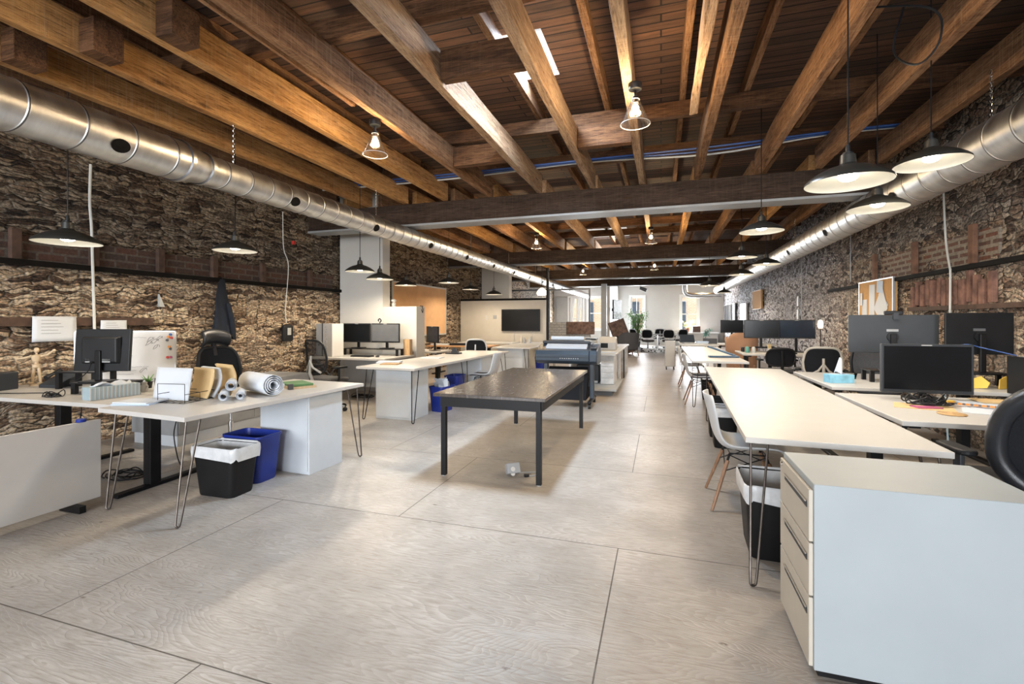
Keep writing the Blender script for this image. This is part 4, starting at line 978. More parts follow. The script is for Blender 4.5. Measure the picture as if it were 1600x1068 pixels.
# ================================================================== BINS
def bin_(name, label, loc, rz, w, d, h, mat, liner=False, fill=None):
    t = thing(name, label, 'waste bin', loc, math.radians(rz))
    def ring(f, z, g=0): return [Vector((a, b, z)) for a, b in rrect(w*f-g, d*f-g, .045)]
    MB().rings([ring(.80, 0), ring(.82, .01), ring(.99, h-.02), ring(1.03, h-.018), ring(1.03, h), ring(1., h, .008), ring(.81, .02, .012)]).out('bin_body', mat, t, smooth=True)
    if liner:
        n = len(rrect(w, d, .045)); rs = []
        rnd = random.Random(int(w*1000+loc[1]*10))
        off = [rnd.uniform(-.02, .02) for _ in range(n)]
        for f, z, g, k in ((.96, h*.55, .03, .0), (.99, h-.02, .02, .0), (1.03, h+.014, 0, .3), (1.065, h+.004, 0, .5), (1.075, h-.03, 0, .6), (1.055, h-.075, 0, 1.), (1.05, h-.085, 0, 1.)):
            R = rrect(w*f-g, d*f-g, .045); rs.append([Vector((a*(1+off[i]*.3*k), b*(1+off[(i*3) % n]*.3*k), z+off[i]*k)) for i, (a, b) in enumerate(R)])
        MB().rings(rs, cap=False).out('bin_liner', 'liner', t, smooth=True)
    if fill == 'paper':
        rnd = random.Random(5)
        for k in range(6):
            c = Vector((rnd.uniform(-.08, .08), rnd.uniform(-.05, .05), h-.02+rnd.uniform(0, .07)))
            MB().box(-.10, .10, -.07, .07, -.001, .002, rot=(rnd.uniform(-1, 1), rnd.uniform(-1, 1), rnd.uniform(0, 3))).out('paper_scrap', 'paper', t, loc=c)
    return t
bin_('waste_bin', 'black waste bin with a clear liner under the hairpin table of rolled drawings', (-3.33, 2.88, 0), 2, .42, .27, .375, 'bin_black', True)
bin_('recycling_bin', 'empty blue recycling bin behind the black lined bin', (-3.40, 3.20, 0), 0, .41, .27, .40, 'bin_blue')
bin_('recycling_bin', 'blue recycling bin overflowing with paper below the long pedestal table', (-3.20, 6.50, 0), 80, .36, .26, .38, 'bin_blue', fill='paper')
bin_('recycling_bin', 'dark blue bin beside the far pedestal of the long table', (-3.35, 7.30, 0), 90, .36, .26, .45, 'bin_blue')
bin_('recycling_bin', 'blue bin under the bottle table by the television', (-3.0, 11.9, 0), 90, .34, .26, .42, 'bin_blue', fill='paper')
bin_('waste_bin', 'large black bin with clear liner behind the hairpin leg by the filing cabinet', (.63, 3.17, 0), 88, .42, .32, .42, 'bin_black', True)
bin_('waste_bin', 'second black bin just behind the lined one, beneath the nearest white table', (1.0, 3.62, 0), 88, .36, .26, .38, 'bin_black')
bin_('waste_bin', 'black bin with liner at the middle of the longest white table', (.66, 5.62, 0), 88, .36, .26, .42, 'bin_black', True)
bin_('waste_bin', 'slimmer unlined black bin beyond the mid-table lined bin', (.66, 6.10, 0), 88, .36, .26, .45, 'bin_black')
bin_('waste_bin', 'small dark bin below the second aisle table', (.80, 8.85, 0), 88, .34, .26, .32, 'bin_black')

# ================================================================== SCREENS AND DESK THINGS
def monitor(label, loc, rz, w=.55, h=.34, base=0., zc=.32, body='black_plastic', scr='screen', tilt=0, badge=True, bulge=True, th=.03, group=None, stand=True):
    """faces -Y; loc is the foot; zc height of the screen centre above the foot"""
    t = thing('computer_monitor', label, 'monitor', loc, math.radians(rz), group)
    R = (math.radians(tilt), 0, 0); P = (0, 0, zc)
    MB().box(-w/2, w/2, -th/2, th/2, zc-h/2, zc+h/2, rot=R, piv=P).out('housing', body, t, bevel=.006)
    b = .018
    MB().box(-w/2+b, w/2-b, -th/2-.002, -th/2-.0005, zc-h/2+b*1.5, zc+h/2-b, rot=R, piv=P).out('screen', scr, t)
    if badge: MB().box(-.035, .035, -th/2-.0015, -th/2-.0003, zc+h/2-b*.75, zc+h/2-b*.35, rot=R, piv=P).out('badge', 'light_grey', t)
    if bulge:
        v = MB(); hw, hh = w*.36, h*.33
        v.rings([[Vector((x*hw*f, d, zc+z*hh*f)) for x, z in ((-1, -1), (1, -1), (1, 1), (-1, 1))] for f, d in ((1, th/2), (.86, th/2+.035))]).out('rear_housing', body, t, bevel=.008)
    if stand:
        MB().prism(rrect(.24, .18, .03), 0, .012).out('stand_base', 'black_metal', t, loc=(0, .05, 0))
        MB().box(-.025, .025, .035, .065, .012, zc).out('stand_neck', 'black_metal', t, bevel=.006)
    return t
def riser(label, loc, rz, w=.5, d=.24, h=.11):
    t = thing('monitor_riser', label, 'monitor riser', loc, math.radians(rz))
    MB().box(-w/2, w/2, -d/2, d/2, h-.012, h).out('shelf', 'black_metal', t, bevel=.003)
    for sx in (-1, 1):
        for sy in (-1, 1): MB().box(sx*(w/2-.025)-.018, sx*(w/2-.025)+.018, sy*(d/2-.025)-.018, sy*(d/2-.025)+.018, 0, h-.013).out('leg', 'black_metal', t)
    return t
def tangle(label, loc, r=.1, n=5, mat='black_plastic', th=.0035, seed=1, name='cable_tangle'):
    rnd = random.Random(seed); mb = MB()
    for k in range(n):
        a0 = rnd.uniform(0, 6); rr = r*rnd.uniform(.5, 1); cx, cy = rnd.uniform(-.3, .3)*r, rnd.uniform(-.3, .3)*r
        pts = [(cx+rr*math.cos(a0+q*2*PI/10)*1.3, cy+rr*.7*math.sin(a0+q*2*PI/10), th+.012*k*(.5+.5*math.sin(q*1.7+k))) for q in range(10)]
        mb.tube(curve_pts(pts, 3), th, 5)
    return mb.out(name, mat, loc=loc, smooth=True, tag=(label, 'cables'))
DZ = .7405
# ---- sit-stand desk by the stone wall
riser('black two-legged shelf riser under the turned-away monitor', (-4.68, 2.86, DZ), 17, .46, .24, .10)
riser('taller black riser shelf to the wall side of the turned monitor', (-5.20, 3.0, DZ), 15, .40, .24, .16)
m = monitor('black monitor seen from behind with blue-lit side, by the stone wall', (-4.70, 2.84, DZ+.101), 197, .49, .37, zc=.275, tilt=4, badge=False)
MB().box(-.10, -.03, .032, .05, .17, .20).box(.08, .12, .032, .05, .17, .205).out('connector', 'light_grey', m)
MB().tube(curve_pts([(.05, .06, .18), (.03, .12, .1), (.10, .14, .03), (.2, .10, .012)], 5), .004, 6).out('cord', 'black_plastic', m, smooth=True)
t = thing('tissue_holder', 'long grey and white striped fabric basket holding cloths on the sit-stand desk', 'basket', (-4.36, 2.70, DZ), math.radians(83))
MB().rings([[Vector((a, b, z)) for a, b in rrect(.36, .13, .02)] for z in (0, .10)]).out('basket', 'stripe_blue', t)
for k in range(13): MB().box(-.178+k*.028, -.170+k*.028, -.0665, -.0655, .0, .10).out('stripe', 'desk_white', t)
for k in range(13): MB().box(-.178+k*.028, -.170+k*.028, .0655, .0665, .0, .10).out('stripe', 'desk_white', t)
MB().grid(lambda u, v: Vector(((u-.5)*.28, (v-.5)*.07, .105+.03*math.sin(u*7)*math.sin(v*5+u*3))), 14, 6).out('folded_cloth', 'paper', t, smooth=True, solid=.006)
t = thing('pen_box', 'black pen box with pens at the back of the sit-stand desk', 'pen holder', (-4.20, 3.02, DZ), math.radians(10))
MB().box(-.06, .07, -.05, .05, 0, .13).out('box', 'black_plastic', t, bevel=.004)
for k, (x, m_) in enumerate(((-.03, 'wire_blue'), (.0, 'mid_grey'), (.03, 'black_plastic'))): MB().cyl((x, 0, .13), (x+.008, .005, .18), .004).out('pen', m_, t)
t = thing('desk_speaker', 'black box speaker on the sit-stand desk at the frame edge', 'speaker', (-5.85, 2.64, DZ), math.radians(12))
MB().box(-.15, .15, -.09, .09, 0, .16).out('cabinet', 'charcoal', t, bevel=.006); MB().box(-.14, .14, -.094, -.091, .01, .15).out('grille', 'mesh_black', t)
t = thing('desk_phone', 'dark office phone with a sloped face beneath the taller riser', 'phone', (-5.54, 2.97, DZ), math.radians(15))
MB().prism([(-.1, 0), (.1, 0), (.1, .12), (-.1, .03)], -.10, .10, axis='x').out('base', 'charcoal', t, bevel=.006)
MB().tube([(-.07, -.06, .09), (-.075, 0, .115), (-.07, .08, .15)], [.022, .014, .022], 8).out('handset', 'black_plastic', t, smooth=True)
t = thing('artist_mannequin', 'jointed pale wood artist mannequin with arms outstretched by the stone wall', 'mannequin', (-5.84, 2.95, DZ), math.radians(25))
t.scale = (1.0,)*3
MB().lathe([(0, 0), (.05, 0), (.05, .012), (.045, .016), (0, .016)]).out('stand', 'pale_wood', t, smooth=True)
mb = MB(); mb.ball((0, 0, .345), (.021, .021, .028)); mb.cyl((0, 0, .30), (0, 0, .325), .008)
mb.lathe([(.012, .305), (.040, .295), (.036, .26), (.026, .235), (.012, .23)], cap=True); mb.ball((0, 0, .222), .018); mb.lathe([(.014, .215), (.032, .205), (.034, .18), (.018, .17)], cap=True)
for s in (-1, 1):
    mb.ball((s*.048, 0, .288), .013)
    e = (s*.105, -.01, .300 if s > 0 else .268); hnd = (s*.165, -.015, .345 if s > 0 else .262)
    mb.tube([(s*.048, 0, .288), e], [.009, .012], 8); mb.ball(e, .011); mb.tube([e, hnd], [.011, .008], 8); mb.ball(hnd, (.016, .008, .012))
    k = (s*.030, -.004, .100); f = (s*.036, .0, .020)
    mb.ball((s*.02, 0, .168), .014); mb.tube([(s*.02, 0, .168), k], [.013, .015], 8); mb.ball(k, .013); mb.tube([k, f], [.014, .010], 8); mb.ball((s*.038, -.015, .024), (.013, .03, .009))
mb.out('jointed_figure', 'pale_wood', t, smooth=True)
t = thing('small_succulent', 'tiny dark succulent by the whiteboard foot on the sit-stand desk', 'plant', (-4.62, 3.16, DZ+.0), 0)
MB().lathe([(0, 0), (.03, 0), (.038, .06), (.03, .06), (0, .055)]).out('pot', 'black_plastic', t, smooth=True)
mb = MB()
for k in range(12): a = k*2.4; mb.cyl((0, 0, .055), (.05*math.cos(a), .05*math.sin(a), .09+.02*(k % 3)), .008, .001, n=6)
mb.out('leaves', 'leaf', t)
t = thing('white_mug', 'small white figurine-like cup behind the striped basket', 'cup', (-4.40, 2.98, DZ)); MB().lathe([(0, 0), (.025, 0), (.03, .05), (.02, .07), (.022, .085), (.0, .08)]).out('cup_body', 'desk_white', t, smooth=True); MB().tube([(.028, 0, .06), (.045, 0, .05), (.028, 0, .03)], .005, 6).out('cup_handle', 'desk_white', t)
tangle('tangled black cables at the front of the sit-stand desk', (-4.86, 2.56, DZ), .08, 5, seed=3)
MB().tube(curve_pts([(-5.86, 2.64, .906), (-5.82, 2.58, .98), (-5.66, 2.52, .90), (-5.62, 2.50, .756), (-5.4, 2.52, .748), (-5.15, 2.62, .748), (-4.98, 2.66, .748)], 5), .004, 6).out('loose_cable', 'black_plastic', smooth=True, tag=('black cable looping over the speaker onto the sit-stand desk', 'cable'))
# whiteboard with drawings and magnets
wa = math.atan2(.36, .52)
t = thing('whiteboard', 'small whiteboard with faint notes and coloured magnets against the stone wall', 'whiteboard', (-5.28, 3.40, DZ), math.radians(32))
W2 = .88
MB().box(-W2/2, W2/2, -.008, .008, .0, .52).out('board', 'desk_white', t)
MB().box(-W2/2-.008, -W2/2, -.011, .011, 0, .52).box(W2/2, W2/2+.008, -.011, .011, 0, .52).box(-W2/2, W2/2, -.011, .011, .52, .528).out('frame', 'alu', t)
rnd = random.Random(11); mb = MB()
for k in range(11):
    x, z = rnd.uniform(-.25, .10), .08+k*.038
    pts = [(x+.012*j, -.0095, z+rnd.uniform(-.004, .004)) for j in range(rnd.randint(6, 14))]; mb.tube(pts, .0013, 4)
for c in ((.22, .44), (.26, .42), (.30, .45), (.20, .40), (.27, .36), (.15, .12)):
    mb.tube([(c[0]+.03*math.cos(q)+rnd.uniform(-.01, .01), -.0095, c[1]+.025*math.sin(q*1.3)) for q in [j*.7 for j in range(9)]], .0014, 4)
mb.out('marker_notes', 'ink', t)
for x, z, m_ in ((.40, .49, 'wire_blue'), (.38, .465, 'orange'), (.41, .455, 'red'), (.37, .43, 'ink'), (.39, .36, 'orange'), (.40, .34, 'ink'), (.375, .25, 'red'), (.405, .25, 'pink')):
    MB().cyl((x, -.009, z), (x, -.018, z), .013, n=12).out('magnet', m_, t)
# pinned papers
def pinned(label, y0, y1, z0, z1, name='pinned_paper', mat='paper', lines=5):
    t = thing(name, label, 'paper', (XL+.085, (y0+y1)/2, z0)); w_ = y1-y0; h_ = z1-z0
    MB().grid(lambda u, v: Vector((.012*math.sin(u*3+v), (u-.5)*w_, v*h_)), 8, 6).out('sheet', mat, t, smooth=True, solid=.002)
    mb = MB()
    for k in range(lines): mb.box(.0145, .016, -w_*.32, w_*(.05+.06*(k % 3)), h_*(.85-.13*k)-.004, h_*(.85-.13*k))
    mb.out('print_lines', 'mid_grey', t)
    return t
pinned('large white sheet pinned to the stone wall above the mannequin', 3.00, 3.38, 1.16, 1.42)
pinned('smaller clipped sheet pinned right behind the turned monitor', 3.60, 3.88, 1.18, 1.38)
# coat
t = thing('hanging_coat', 'dark navy coat hanging from the iron rail on the stone wall', 'coat', (XL+.09, 5.10, 1.12))
def coat(u, v):
    q = 2*PI*u; w_ = .035+.15*(1-v)**.8; f = 1+.13*math.sin(q*5+v*2)*(1-v*.6)+.06*math.sin(q*9+v*7)
    return Vector((.035+.06*(1-v)*math.cos(q)*f+.012, w_*math.sin(q)*f+.02*math.sin(v*6), v*.84+(.03*math.sin(q*3) if v < .05 else 0)))
MB().grid(coat, 60, 24).out('coat_body', 'coat_cloth', t, smooth=True)
MB().tube([(.04, 0, .84), (.02, 0, .87), (.0, 0, .86)], .006, 6).out('hook', 'black_metal', t)
MB().tube([(.09, .05, .5), (.11, .10, .25), (.10, .12, .06)], [.03, .035, .03], 10).out('sleeve', 'coat_cloth', t, smooth=True)
t = MB().prism([(0, 0), (.07, 0), (.0, .16)], 0, .03, axis='x').out('wedge', 'light_grey', loc=(XL+.03, 4.27, 1.55), tag=('small white triangular wedge stuck in the stone wall', 'wedge'))
# papers and rolls on hairpin table
t = thing('wire_file_rack', 'black wire file rack at the corner of the hairpin table', 'file rack', (-3.60, 2.74, DZ), math.radians(8))
def wire(pts, close=True): return MB().tube(pts, .0028, 5, close=close)
for y, hgt in ((-.12, .15), (.02, .07), (.16, .07)):
    wire([(-.12, y, .004), (.12, y, .004), (.12, y, hgt), (-.12, y, hgt)]).out('wire_frame', 'black_metal', t)
mb = MB()
for x in (-.12, -.06, 0, .06, .12): mb.tube([(x, -.12, .004), (x, .16, .004)], .0025, 5)
for x in (-.12, .12): mb.tube([(x, -.12, .07), (x, .16, .07)], .0025, 5)
mb.out('wire_floor', 'black_metal', t)
def folder(label, x, y, rz, m_, w_=.30, h_=.23, th=.012, curl=.03, lean=.1, name='paper_folder', cat='folder'):
    o = MB().grid(lambda u, v: Vector(((u-.5)*w_, curl*math.sin(v*PI*.9)*(1 if True else 0)+lean*v, v*h_)), 8, 8).out(name, m_, loc=(x, y, DZ+.01), rz=math.radians(rz), smooth=True, solid=th, tag=(label, cat)); return o
folder('big pale blue-white envelope standing in the wire rack', -3.70, 2.70, 2, 'paper', .36, .25, .01, .0, .04)
folder('cream folder standing behind the pale envelope in the rack', -3.62, 2.86, -12, 'envelope', .30, .235, .008, .02, .05)
folder('curling white papers between cream and brown folders in the rack', -3.62, 2.93, -14, 'paper', .28, .235, .02, .04, .03)
folder('brown kraft envelope at the back of the wire rack, next to the rolls', -3.58, 3.05, -16, 'envelope', .28, .25, .016, .05, .0)
for k, (x, y, z, rz, l) in enumerate(((-3.83, 2.56, 0, 20, 'paper stack with blue edges on the near corner of the hairpin table'), (-3.82, 2.56, .012, 12, 'loose top papers over the blue-edged stack'))):
    MB().box(-.14, .14, -.10, .10, 0, .011).out('paper_stack', 'paper_blue' if k == 0 else 'paper', loc=(x, y, DZ+z), rz=math.radians(rz), tag=(l, 'papers'))
def paper_roll(label, p, d, L, r0, r1, turns, wall=.0025, mat='paper'):
    t = MB(); d = Vector(d).normalized(); up = Vector((0, 0, 1)); sd = d.cross(up).normalized(); up = sd.cross(d)
    N = int(turns*20)
    def fn(u, v):
        q = u*turns*2*PI; r = r0+(r1-r0)*u
        return Vector(p)+d*(v*L+.02*u)+(sd*math.cos(q)+up*math.sin(q))*r
    return t.grid(fn, N, 4).out('drawing_roll', mat, smooth=True, solid=wall, tag=(label, 'paper roll'))
dr = (-.72, .69, 0)
paper_roll('largest rolled drawing, a fat white roll lying on the hairpin table', (-3.08, 3.12, DZ+.098), (-.93, .36, 0), .50, .028, .092, 4)
paper_roll('slim blue-white drawing roll lowest in front of the fat roll', (-3.27, 2.80, DZ+.040), dr, .24, .020, .036, 3, mat='paper')
paper_roll('slim drawing roll between the lowest roll and the fat one', (-3.19, 2.885, DZ+.038), dr, .24, .014, .034, 3)
paper_roll('drawing roll stacked on top of the two slim ones', (-3.29, 2.885, DZ+.112), dr, .24, .020, .042, 3)
t = thing('flat_books', 'flat green-edged binder and boards beyond the fat drawing roll', 'binder', (-3.34, 3.66, DZ), math.radians(-30))
MB().box(-.17, .17, -.12, .12, 0, .02).out('lower_board', 'pale_wood', t); MB().box(-.16, .15, -.11, .10, .021, .04).out('binder_cover', 'green', t, bevel=.003); MB().box(.14, .175, -.13, -.09, .0, .05).out('clip', 'dark_grey', t)

# ---- two-monitor desk before the chimney
riser('black wire riser below the two dark monitors by the chimney', (-5.05, 7.42, DZ), 0, 1.15, .22, .12)
monitor('dark monitor nearest the white computer case, on the wire riser', (-5.40, 7.42, DZ+.121), 0, .59, .35, zc=.285)
monitor('matching monitor with a greenish screen, beside the wooden box', (-4.79, 7.42, DZ+.121), 0, .59, .35, zc=.285, scr='dark_grey')
t = thing('computer_case', 'white tower computer case with lettering on its side, on the chimney desk', 'computer', (-5.66, 7.0, DZ), math.radians(-22))
MB().box(-.28, .26, -.11, .11, 0, .58).out('case', 'desk_white', t, bevel=.006)
MB().box(-.275, -.07, -.118, -.111, .01, .57).out('grey_side', 'light_grey', t, bevel=.003); MB().box(-.07, -.055, -.12, -.111, .0, .58).out('trim_strip', 'black_plastic', t)
mb = MB()
for k in range(5):      # vertical decorative lettering
    z = .50-k*.085
    mb.tube([(.06+.03*math.cos(q)*(1 if k % 2 else -1), -.113, z+.03*math.sin(q)) for q in [j*.55 for j in range(10)]], .005, 5)
mb.out('side_lettering', 'mid_grey', t); MB().cyl((-.17, -.118, .2), (-.17, -.124, .2), .018, n=14).out('power_button', 'charcoal', t)
t = thing('keyboard', 'black keyboard on the two-monitor chimney desk', 'keyboard', (-5.0, 7.02, DZ)); MB().box(-.2, .2, -.07, .07, 0, .018).out('key_bed', 'black_plastic', t, bevel=.004); MB().box(-.19, .19, -.06, .06, .0185, .024).out('keys', 'charcoal', t)
t = MB().ball((0, 0, .016), (.03, .05, .018)).out('computer_mouse', 'charcoal', loc=(-4.68, 7.0, DZ), smooth=True, tag=('dark mouse right of the keyboard on the chimney desk', 'mouse'))
MB().tube(curve_pts([(0, 0, 0), (.03, 0, .04), (.0, 0, .075), (-.03, 0, .05), (-.015, 0, .03)], 5), .010, 8).out('hook_ornament', 'black_plastic', loc=(-4.92, 7.43, DZ+.591), smooth=True, tag=('small black hooked ornament on top of the greenish-screen monitor', 'ornament'))
MB().box(0, .13, 0, .10, 0, .29).out('wooden_box', 'box_wood', loc=(-4.50, 7.55, DZ), bevel=.004, tag=('tall narrow wooden box standing at the end of the chimney desk', 'box'))
MB().box(0, .10, 0, .08, 0, .30).out('wooden_box', 'pale_wood', loc=(-4.86, 8.62, DZ), bevel=.004, tag=('pale upright wooden box beside the sideways monitor', 'box'))
monitor('sideways turned monitor past the low white block', (-4.58, 8.86, DZ), -35, .52, .34, zc=.34, scr='screen_blue')
tangle('dark cables and clutter under the sideways monitor', (-4.75, 8.70, DZ), .07, 4, seed=8)
MB().lathe([(.0, 0), (.03, .0), (.04, .05), (.02, .08), (.05, .11), (.045, .14), (.0, .15)], n=14).out('white_ornament', 'desk_white', loc=(-4.95, 7.95, 1.641), smooth=True, tag=('white knobbly ornament on the low white block by the chimney', 'ornament'))
t = MB().tube(curve_pts([(0, 0, 0), (.04, 0, -.06), (.02, 0, -.12), (-.02, 0, -.06)], 5), .006, 6, close=False).box(-.05, .05, -.0, .02, 0, .012).out('wall_hook', 'black_metal', loc=(-4.36, 8.0, 1.645), rz=PI/2, tag=('black hook clipped on the top edge of the low white block', 'hook'))
# on the long pedestal table
for k, (x, y, rz, m_, l) in enumerate(((-3.90, 6.15, 20, 'paper', 'magazine fan at the near end of the long pedestal table'), (-3.70, 7.15, 5, 'paper', 'white sheet in the middle of the long pedestal table'))):
    MB().box(-.17, .17, -.12, .12, 0, .010+.012*(k == 0)).out('papers', m_, loc=(x, y, DZ), rz=math.radians(rz), tag=(l, 'papers'))
MB().box(-.13, .13, -.1, .1, 0, .012).out('magazine', 'kraft', loc=(-3.75, 5.95, DZ), rz=.2, tag=('brown-covered magazine on the near corner of the pedestal table', 'magazine'))
t = thing('tape_dispenser', 'dark tape dispenser on a black tray, far part of the pedestal table', 'tape dispenser', (-3.75, 8.15, DZ)); MB().box(-.16, .12, -.08, .08, 0, .025).out('tray', 'black_plastic', t, bevel=.005)
MB().cyl((.0, -.02, .07), (.0, .02, .07), .045, n=18).box(-.06, .08, -.03, .03, .026, .05).out('dispenser', 'charcoal', t, smooth=True)
# bottles etc on bottle table
for k, (x, y, h_, m_, l) in enumerate(((-3.72, 12.55, .22, 'cream', 'tall pale bottle before the television'), (-3.60, 12.45, .16, 'mid_grey', 'grey squat bottle beside the pale one'), (-3.50, 12.6, .18, 'light_grey', 'light bottle nearest the steel post'))):
    MB().lathe([(0, 0), (.04, 0), (.045, h_*.5), (.02, h_*.75), (.018, h_), (0, h_)], n=14).out('bottle', m_, loc=(x, y, DZ), smooth=True, tag=(l, 'bottle', 'bottles by the television'))
MB().box(-.3, .3, -.12, .12, 0, .05).out('black_tray', 'black_plastic', loc=(-4.85, 11.0, DZ), tag=('long black tray on the orange wood desk', 'tray'))
MB().box(-.25, .25, -.15, .15, 0, .03).out('papers', 'paper', loc=(-5.42, 11.0, DZ), tag=('white papers on the orange wood desk beside the tray', 'papers'))
# television on the partition
t = thing('television', 'flat black television mounted on the cream partition', 'television', (-4.02, 13.45, 1.05))
MB().box(-.60, .60, -.035, .02, 0, .66).out('housing', 'black_plastic', t, bevel=.006); MB().box(-.58, .58, -.039, -.0355, .03, .64).out('screen', 'screen', t)
MB().box(-.2, .2, .021, .048, .2, .45).out('wall_mount', 'black_metal', t)
for x in (-.2, .35): MB().tube([(x, .03, 0), (x-.02, .035, -.18), (x-.01, .03, -.30)], .005, 6).out('cord', 'light_grey', t)
MB().box(-.05, .05, -.02, 0, -.05, .06).out('thermostat', 'mid_grey', loc=(-4.86, 13.498, 1.47), tag=('small grey wall control nearest the television', 'thermostat')); MB().box(-.04, .04, -.015, 0, -.07, .07).out('light_switch', 'desk_white', loc=(-5.12, 13.498, 1.46), tag=('white switch plate beside the grey wall control', 'switch'))
# kraft pinboard on stone wall
t = thing('pinboard', 'huge kraft-orange pinboard in a pale frame on the stone wall', 'pinboard', (XL+.03, 11.1, .96))
MB().box(0, .02, -1.42, 1.42, .04, 1.32).out('board', 'kraft_board', t)
mb = MB(); mb.box(0, .03, -1.46, -1.42, 0, 1.36).box(0, .03, 1.42, 1.46, 0, 1.36).box(0, .03, -1.42, 1.42, 0, .04).box(0, .03, -1.42, 1.42, 1.32, 1.36).out('frame', 'light_grey', t)
# rust panel, back wall tv, easel board
MB().box(-3.5, -2.42, 17.90, 17.99, .84, 1.32).out('rust_panel', 'rust_panel', bevel=.02, tag=('mottled rust-brown panel along the tiled half wall', 'panel'))
t = thing('television', 'black screen on an arm beside the tall white return wall, far end', 'television', (-2.04, 23.3, 1.42), math.radians(80))
MB().box(-.75, .75, -.03, .03, 0, .95).out('housing', 'black_plastic', t); MB().box(-.73, .73, -.034, -.031, .02, .93).out('screen', 'screen', t); MB().box(-.1, .1, .031, .25, .4, .55).out('wall_arm', 'black_metal', t)
t = thing('leaning_board', 'brown framed board leaning at a slant behind the grey armchair', 'board', (-1.32, 19.9, 0), math.radians(10))
MB().box(-.30, .30, -.02, .02, 0, 1.45, rot=(0, -.35, 0), piv=(0, 0, 0)).out('board', 'rust_panel', t, bevel=.005); MB().box(.30, .34, -.03, .03, 0, 1.45, rot=(0, -.35, 0), piv=(0, 0, 0)).box(-.34, -.30, -.03, .03, 0, 1.45, rot=(0, -.35, 0), piv=(0, 0, 0)).out('frame', 'wood_frame_brown', t)
MB().tube([(-.45, 0, 1.3), (-.75, 0.1, 0)], .02).out('prop', 'wood_frame_brown', t)

# ---- plants
def plant(name, label, loc, h, r, n, leafm, pot='charcoal', pr=.16, ph=.3, seed=1, ll=.22, stems=7, cat='plant'):
    t = thing(name, label, cat, loc); rnd = random.Random(seed)
    MB().lathe([(0, 0), (pr*.75, 0), (pr, ph), (pr*.92, ph), (pr*.9, ph*.93), (0, ph*.93)], n=24).out('pot', pot, t, smooth=True)
    sm, lm = MB(), MB()
    tips = []
    for k in range(stems):
        a = rnd.uniform(0, 2*PI); d = Vector((math.cos(a), math.sin(a), 0))*r*rnd.uniform(.3, .8); z = h*rnd.uniform(.65, .95)
        P = curve_pts([(0, 0, ph*.9), tuple(d*.3+Vector((0, 0, ph+(z-ph)*.5))), tuple(d+Vector((0, 0, z)))], 4); sm.tube(P, [.016*h*.5*(1-.7*i/len(P))+.002 for i in range(len(P))], 6); tips += P[3:]
    for k in range(n):
        b = Vector(rnd.choice(tips))+Vector((rnd.gauss(0, .03), rnd.gauss(0, .03), rnd.gauss(0, .05)))*h; a = rnd.uniform(0, 2*PI); e = rnd.uniform(-.5, .9); L = ll*rnd.uniform(.6, 1.2)
        d = Vector((math.cos(a)*math.cos(e), math.sin(a)*math.cos(e), math.sin(e))); s = d.cross(Vector((0, 0, 1))).normalized()*L*.11
        g = Vector((0, 0, -.25*L)); q = [b, b+d*L*.4+s, b+d*L+g, b+d*L*.4-s, b+d*L*.45+Vector((0, 0, .03*L))]
        v = [lm.bm.verts.new(x) for x in q]; lm.bm.faces.new((v[0], v[1], v[4])); lm.bm.faces.new((v[1], v[2], v[4])); lm.bm.faces.new((v[2], v[3], v[4])); lm.bm.faces.new((v[3], v[0], v[4]))
    sm.out('stem', 'bark', t, smooth=True); lm.out('foliage', leafm, t)
    return t
plant('potted_plant', 'tall leafy green potted plant before the far window by the armchair', (-1.15, 24.7, .016), 2.0, .55, 520, 'leaf', seed=3, ll=.30, stems=11)
plant('potted_plant', 'teal-leaved plant in a glass pot on the far white table', (1.22, 14.5, DZ), .42, .17, 110, 'leaf_teal', 'mid_grey', .06, .13, 4, .13, 6)
plant('potted_plant', 'yellowish plant on the sill of the far window nearest the elbow duct', (1.35, 26.9, .74), .62, .4, 90, 'leaf_yellow', 'terracotta', .12, .2, 5, .2, 6)
struct(MB().box(.9, 2.9, 26.6, 27.48, .68, .738), 'trim_9', 'plaster_white')
struct(MB().box(.95, 2.85, 26.7, 27.48, 0, .679), 'trim_10', 'plaster_far')
MB().box(-.2, .2, -.15, .15, 0, .32).out('brown_crate', 'wood_frame_brown', loc=(1.80, 26.9, .74), bevel=.01, tag=('dark brown crate on the far window ledge beside the yellowish plant', 'crate'))
# far table things
t = thing('drafting_board', 'dark tilted drafting board at the aisle end of the far table', 'drafting board', (.72, 14.6, DZ), 0)
MB().box(-.20, .20, -.35, .25, 0, .03, rot=(math.radians(18), 0, 0), piv=(0, -.35, .02)).out('board', 'slate_blue', t, bevel=.004); MB().box(-.2, .2, .1, .22, 0, .12).out('stand', 'black_metal', t)
for k, (x, y, m_, l, z) in enumerate(((1.05, 13.6, 'paper', 'lowest white book', 0), (1.06, 13.62, 'paper_blue', 'blue book', .036), (.72, 13.5, 'light_grey', 'grey ream', 0), (1.28, 13.9, 'dark_grey', 'dark box file', 0))):
    MB().box(-.15, .15, -.11, .11, 0, .035 if k != 3 else .14).out('book', m_, loc=(x, y, DZ+z), rz=.1*k, bevel=.003, tag=(l+' on the far white table near the teal plant', 'book', 'books on the far table'))
t = thing('rolling_cart', 'slim white rolling cart beside the far aisle table', 'cart', (.24, 13.9, 0), 0)
MB().box(-.14, .14, -.2, .2, .09, .80).out('body', 'desk_white', t, bevel=.02)
for x in (-.1, .1):
    for y in (-.15, .15): MB().cyl((x-.012, y, .03), (x+.012, y, .03), .03).cyl((x, y, .03), (x, y, .10), .01).out('caster', 'black_plastic', t)
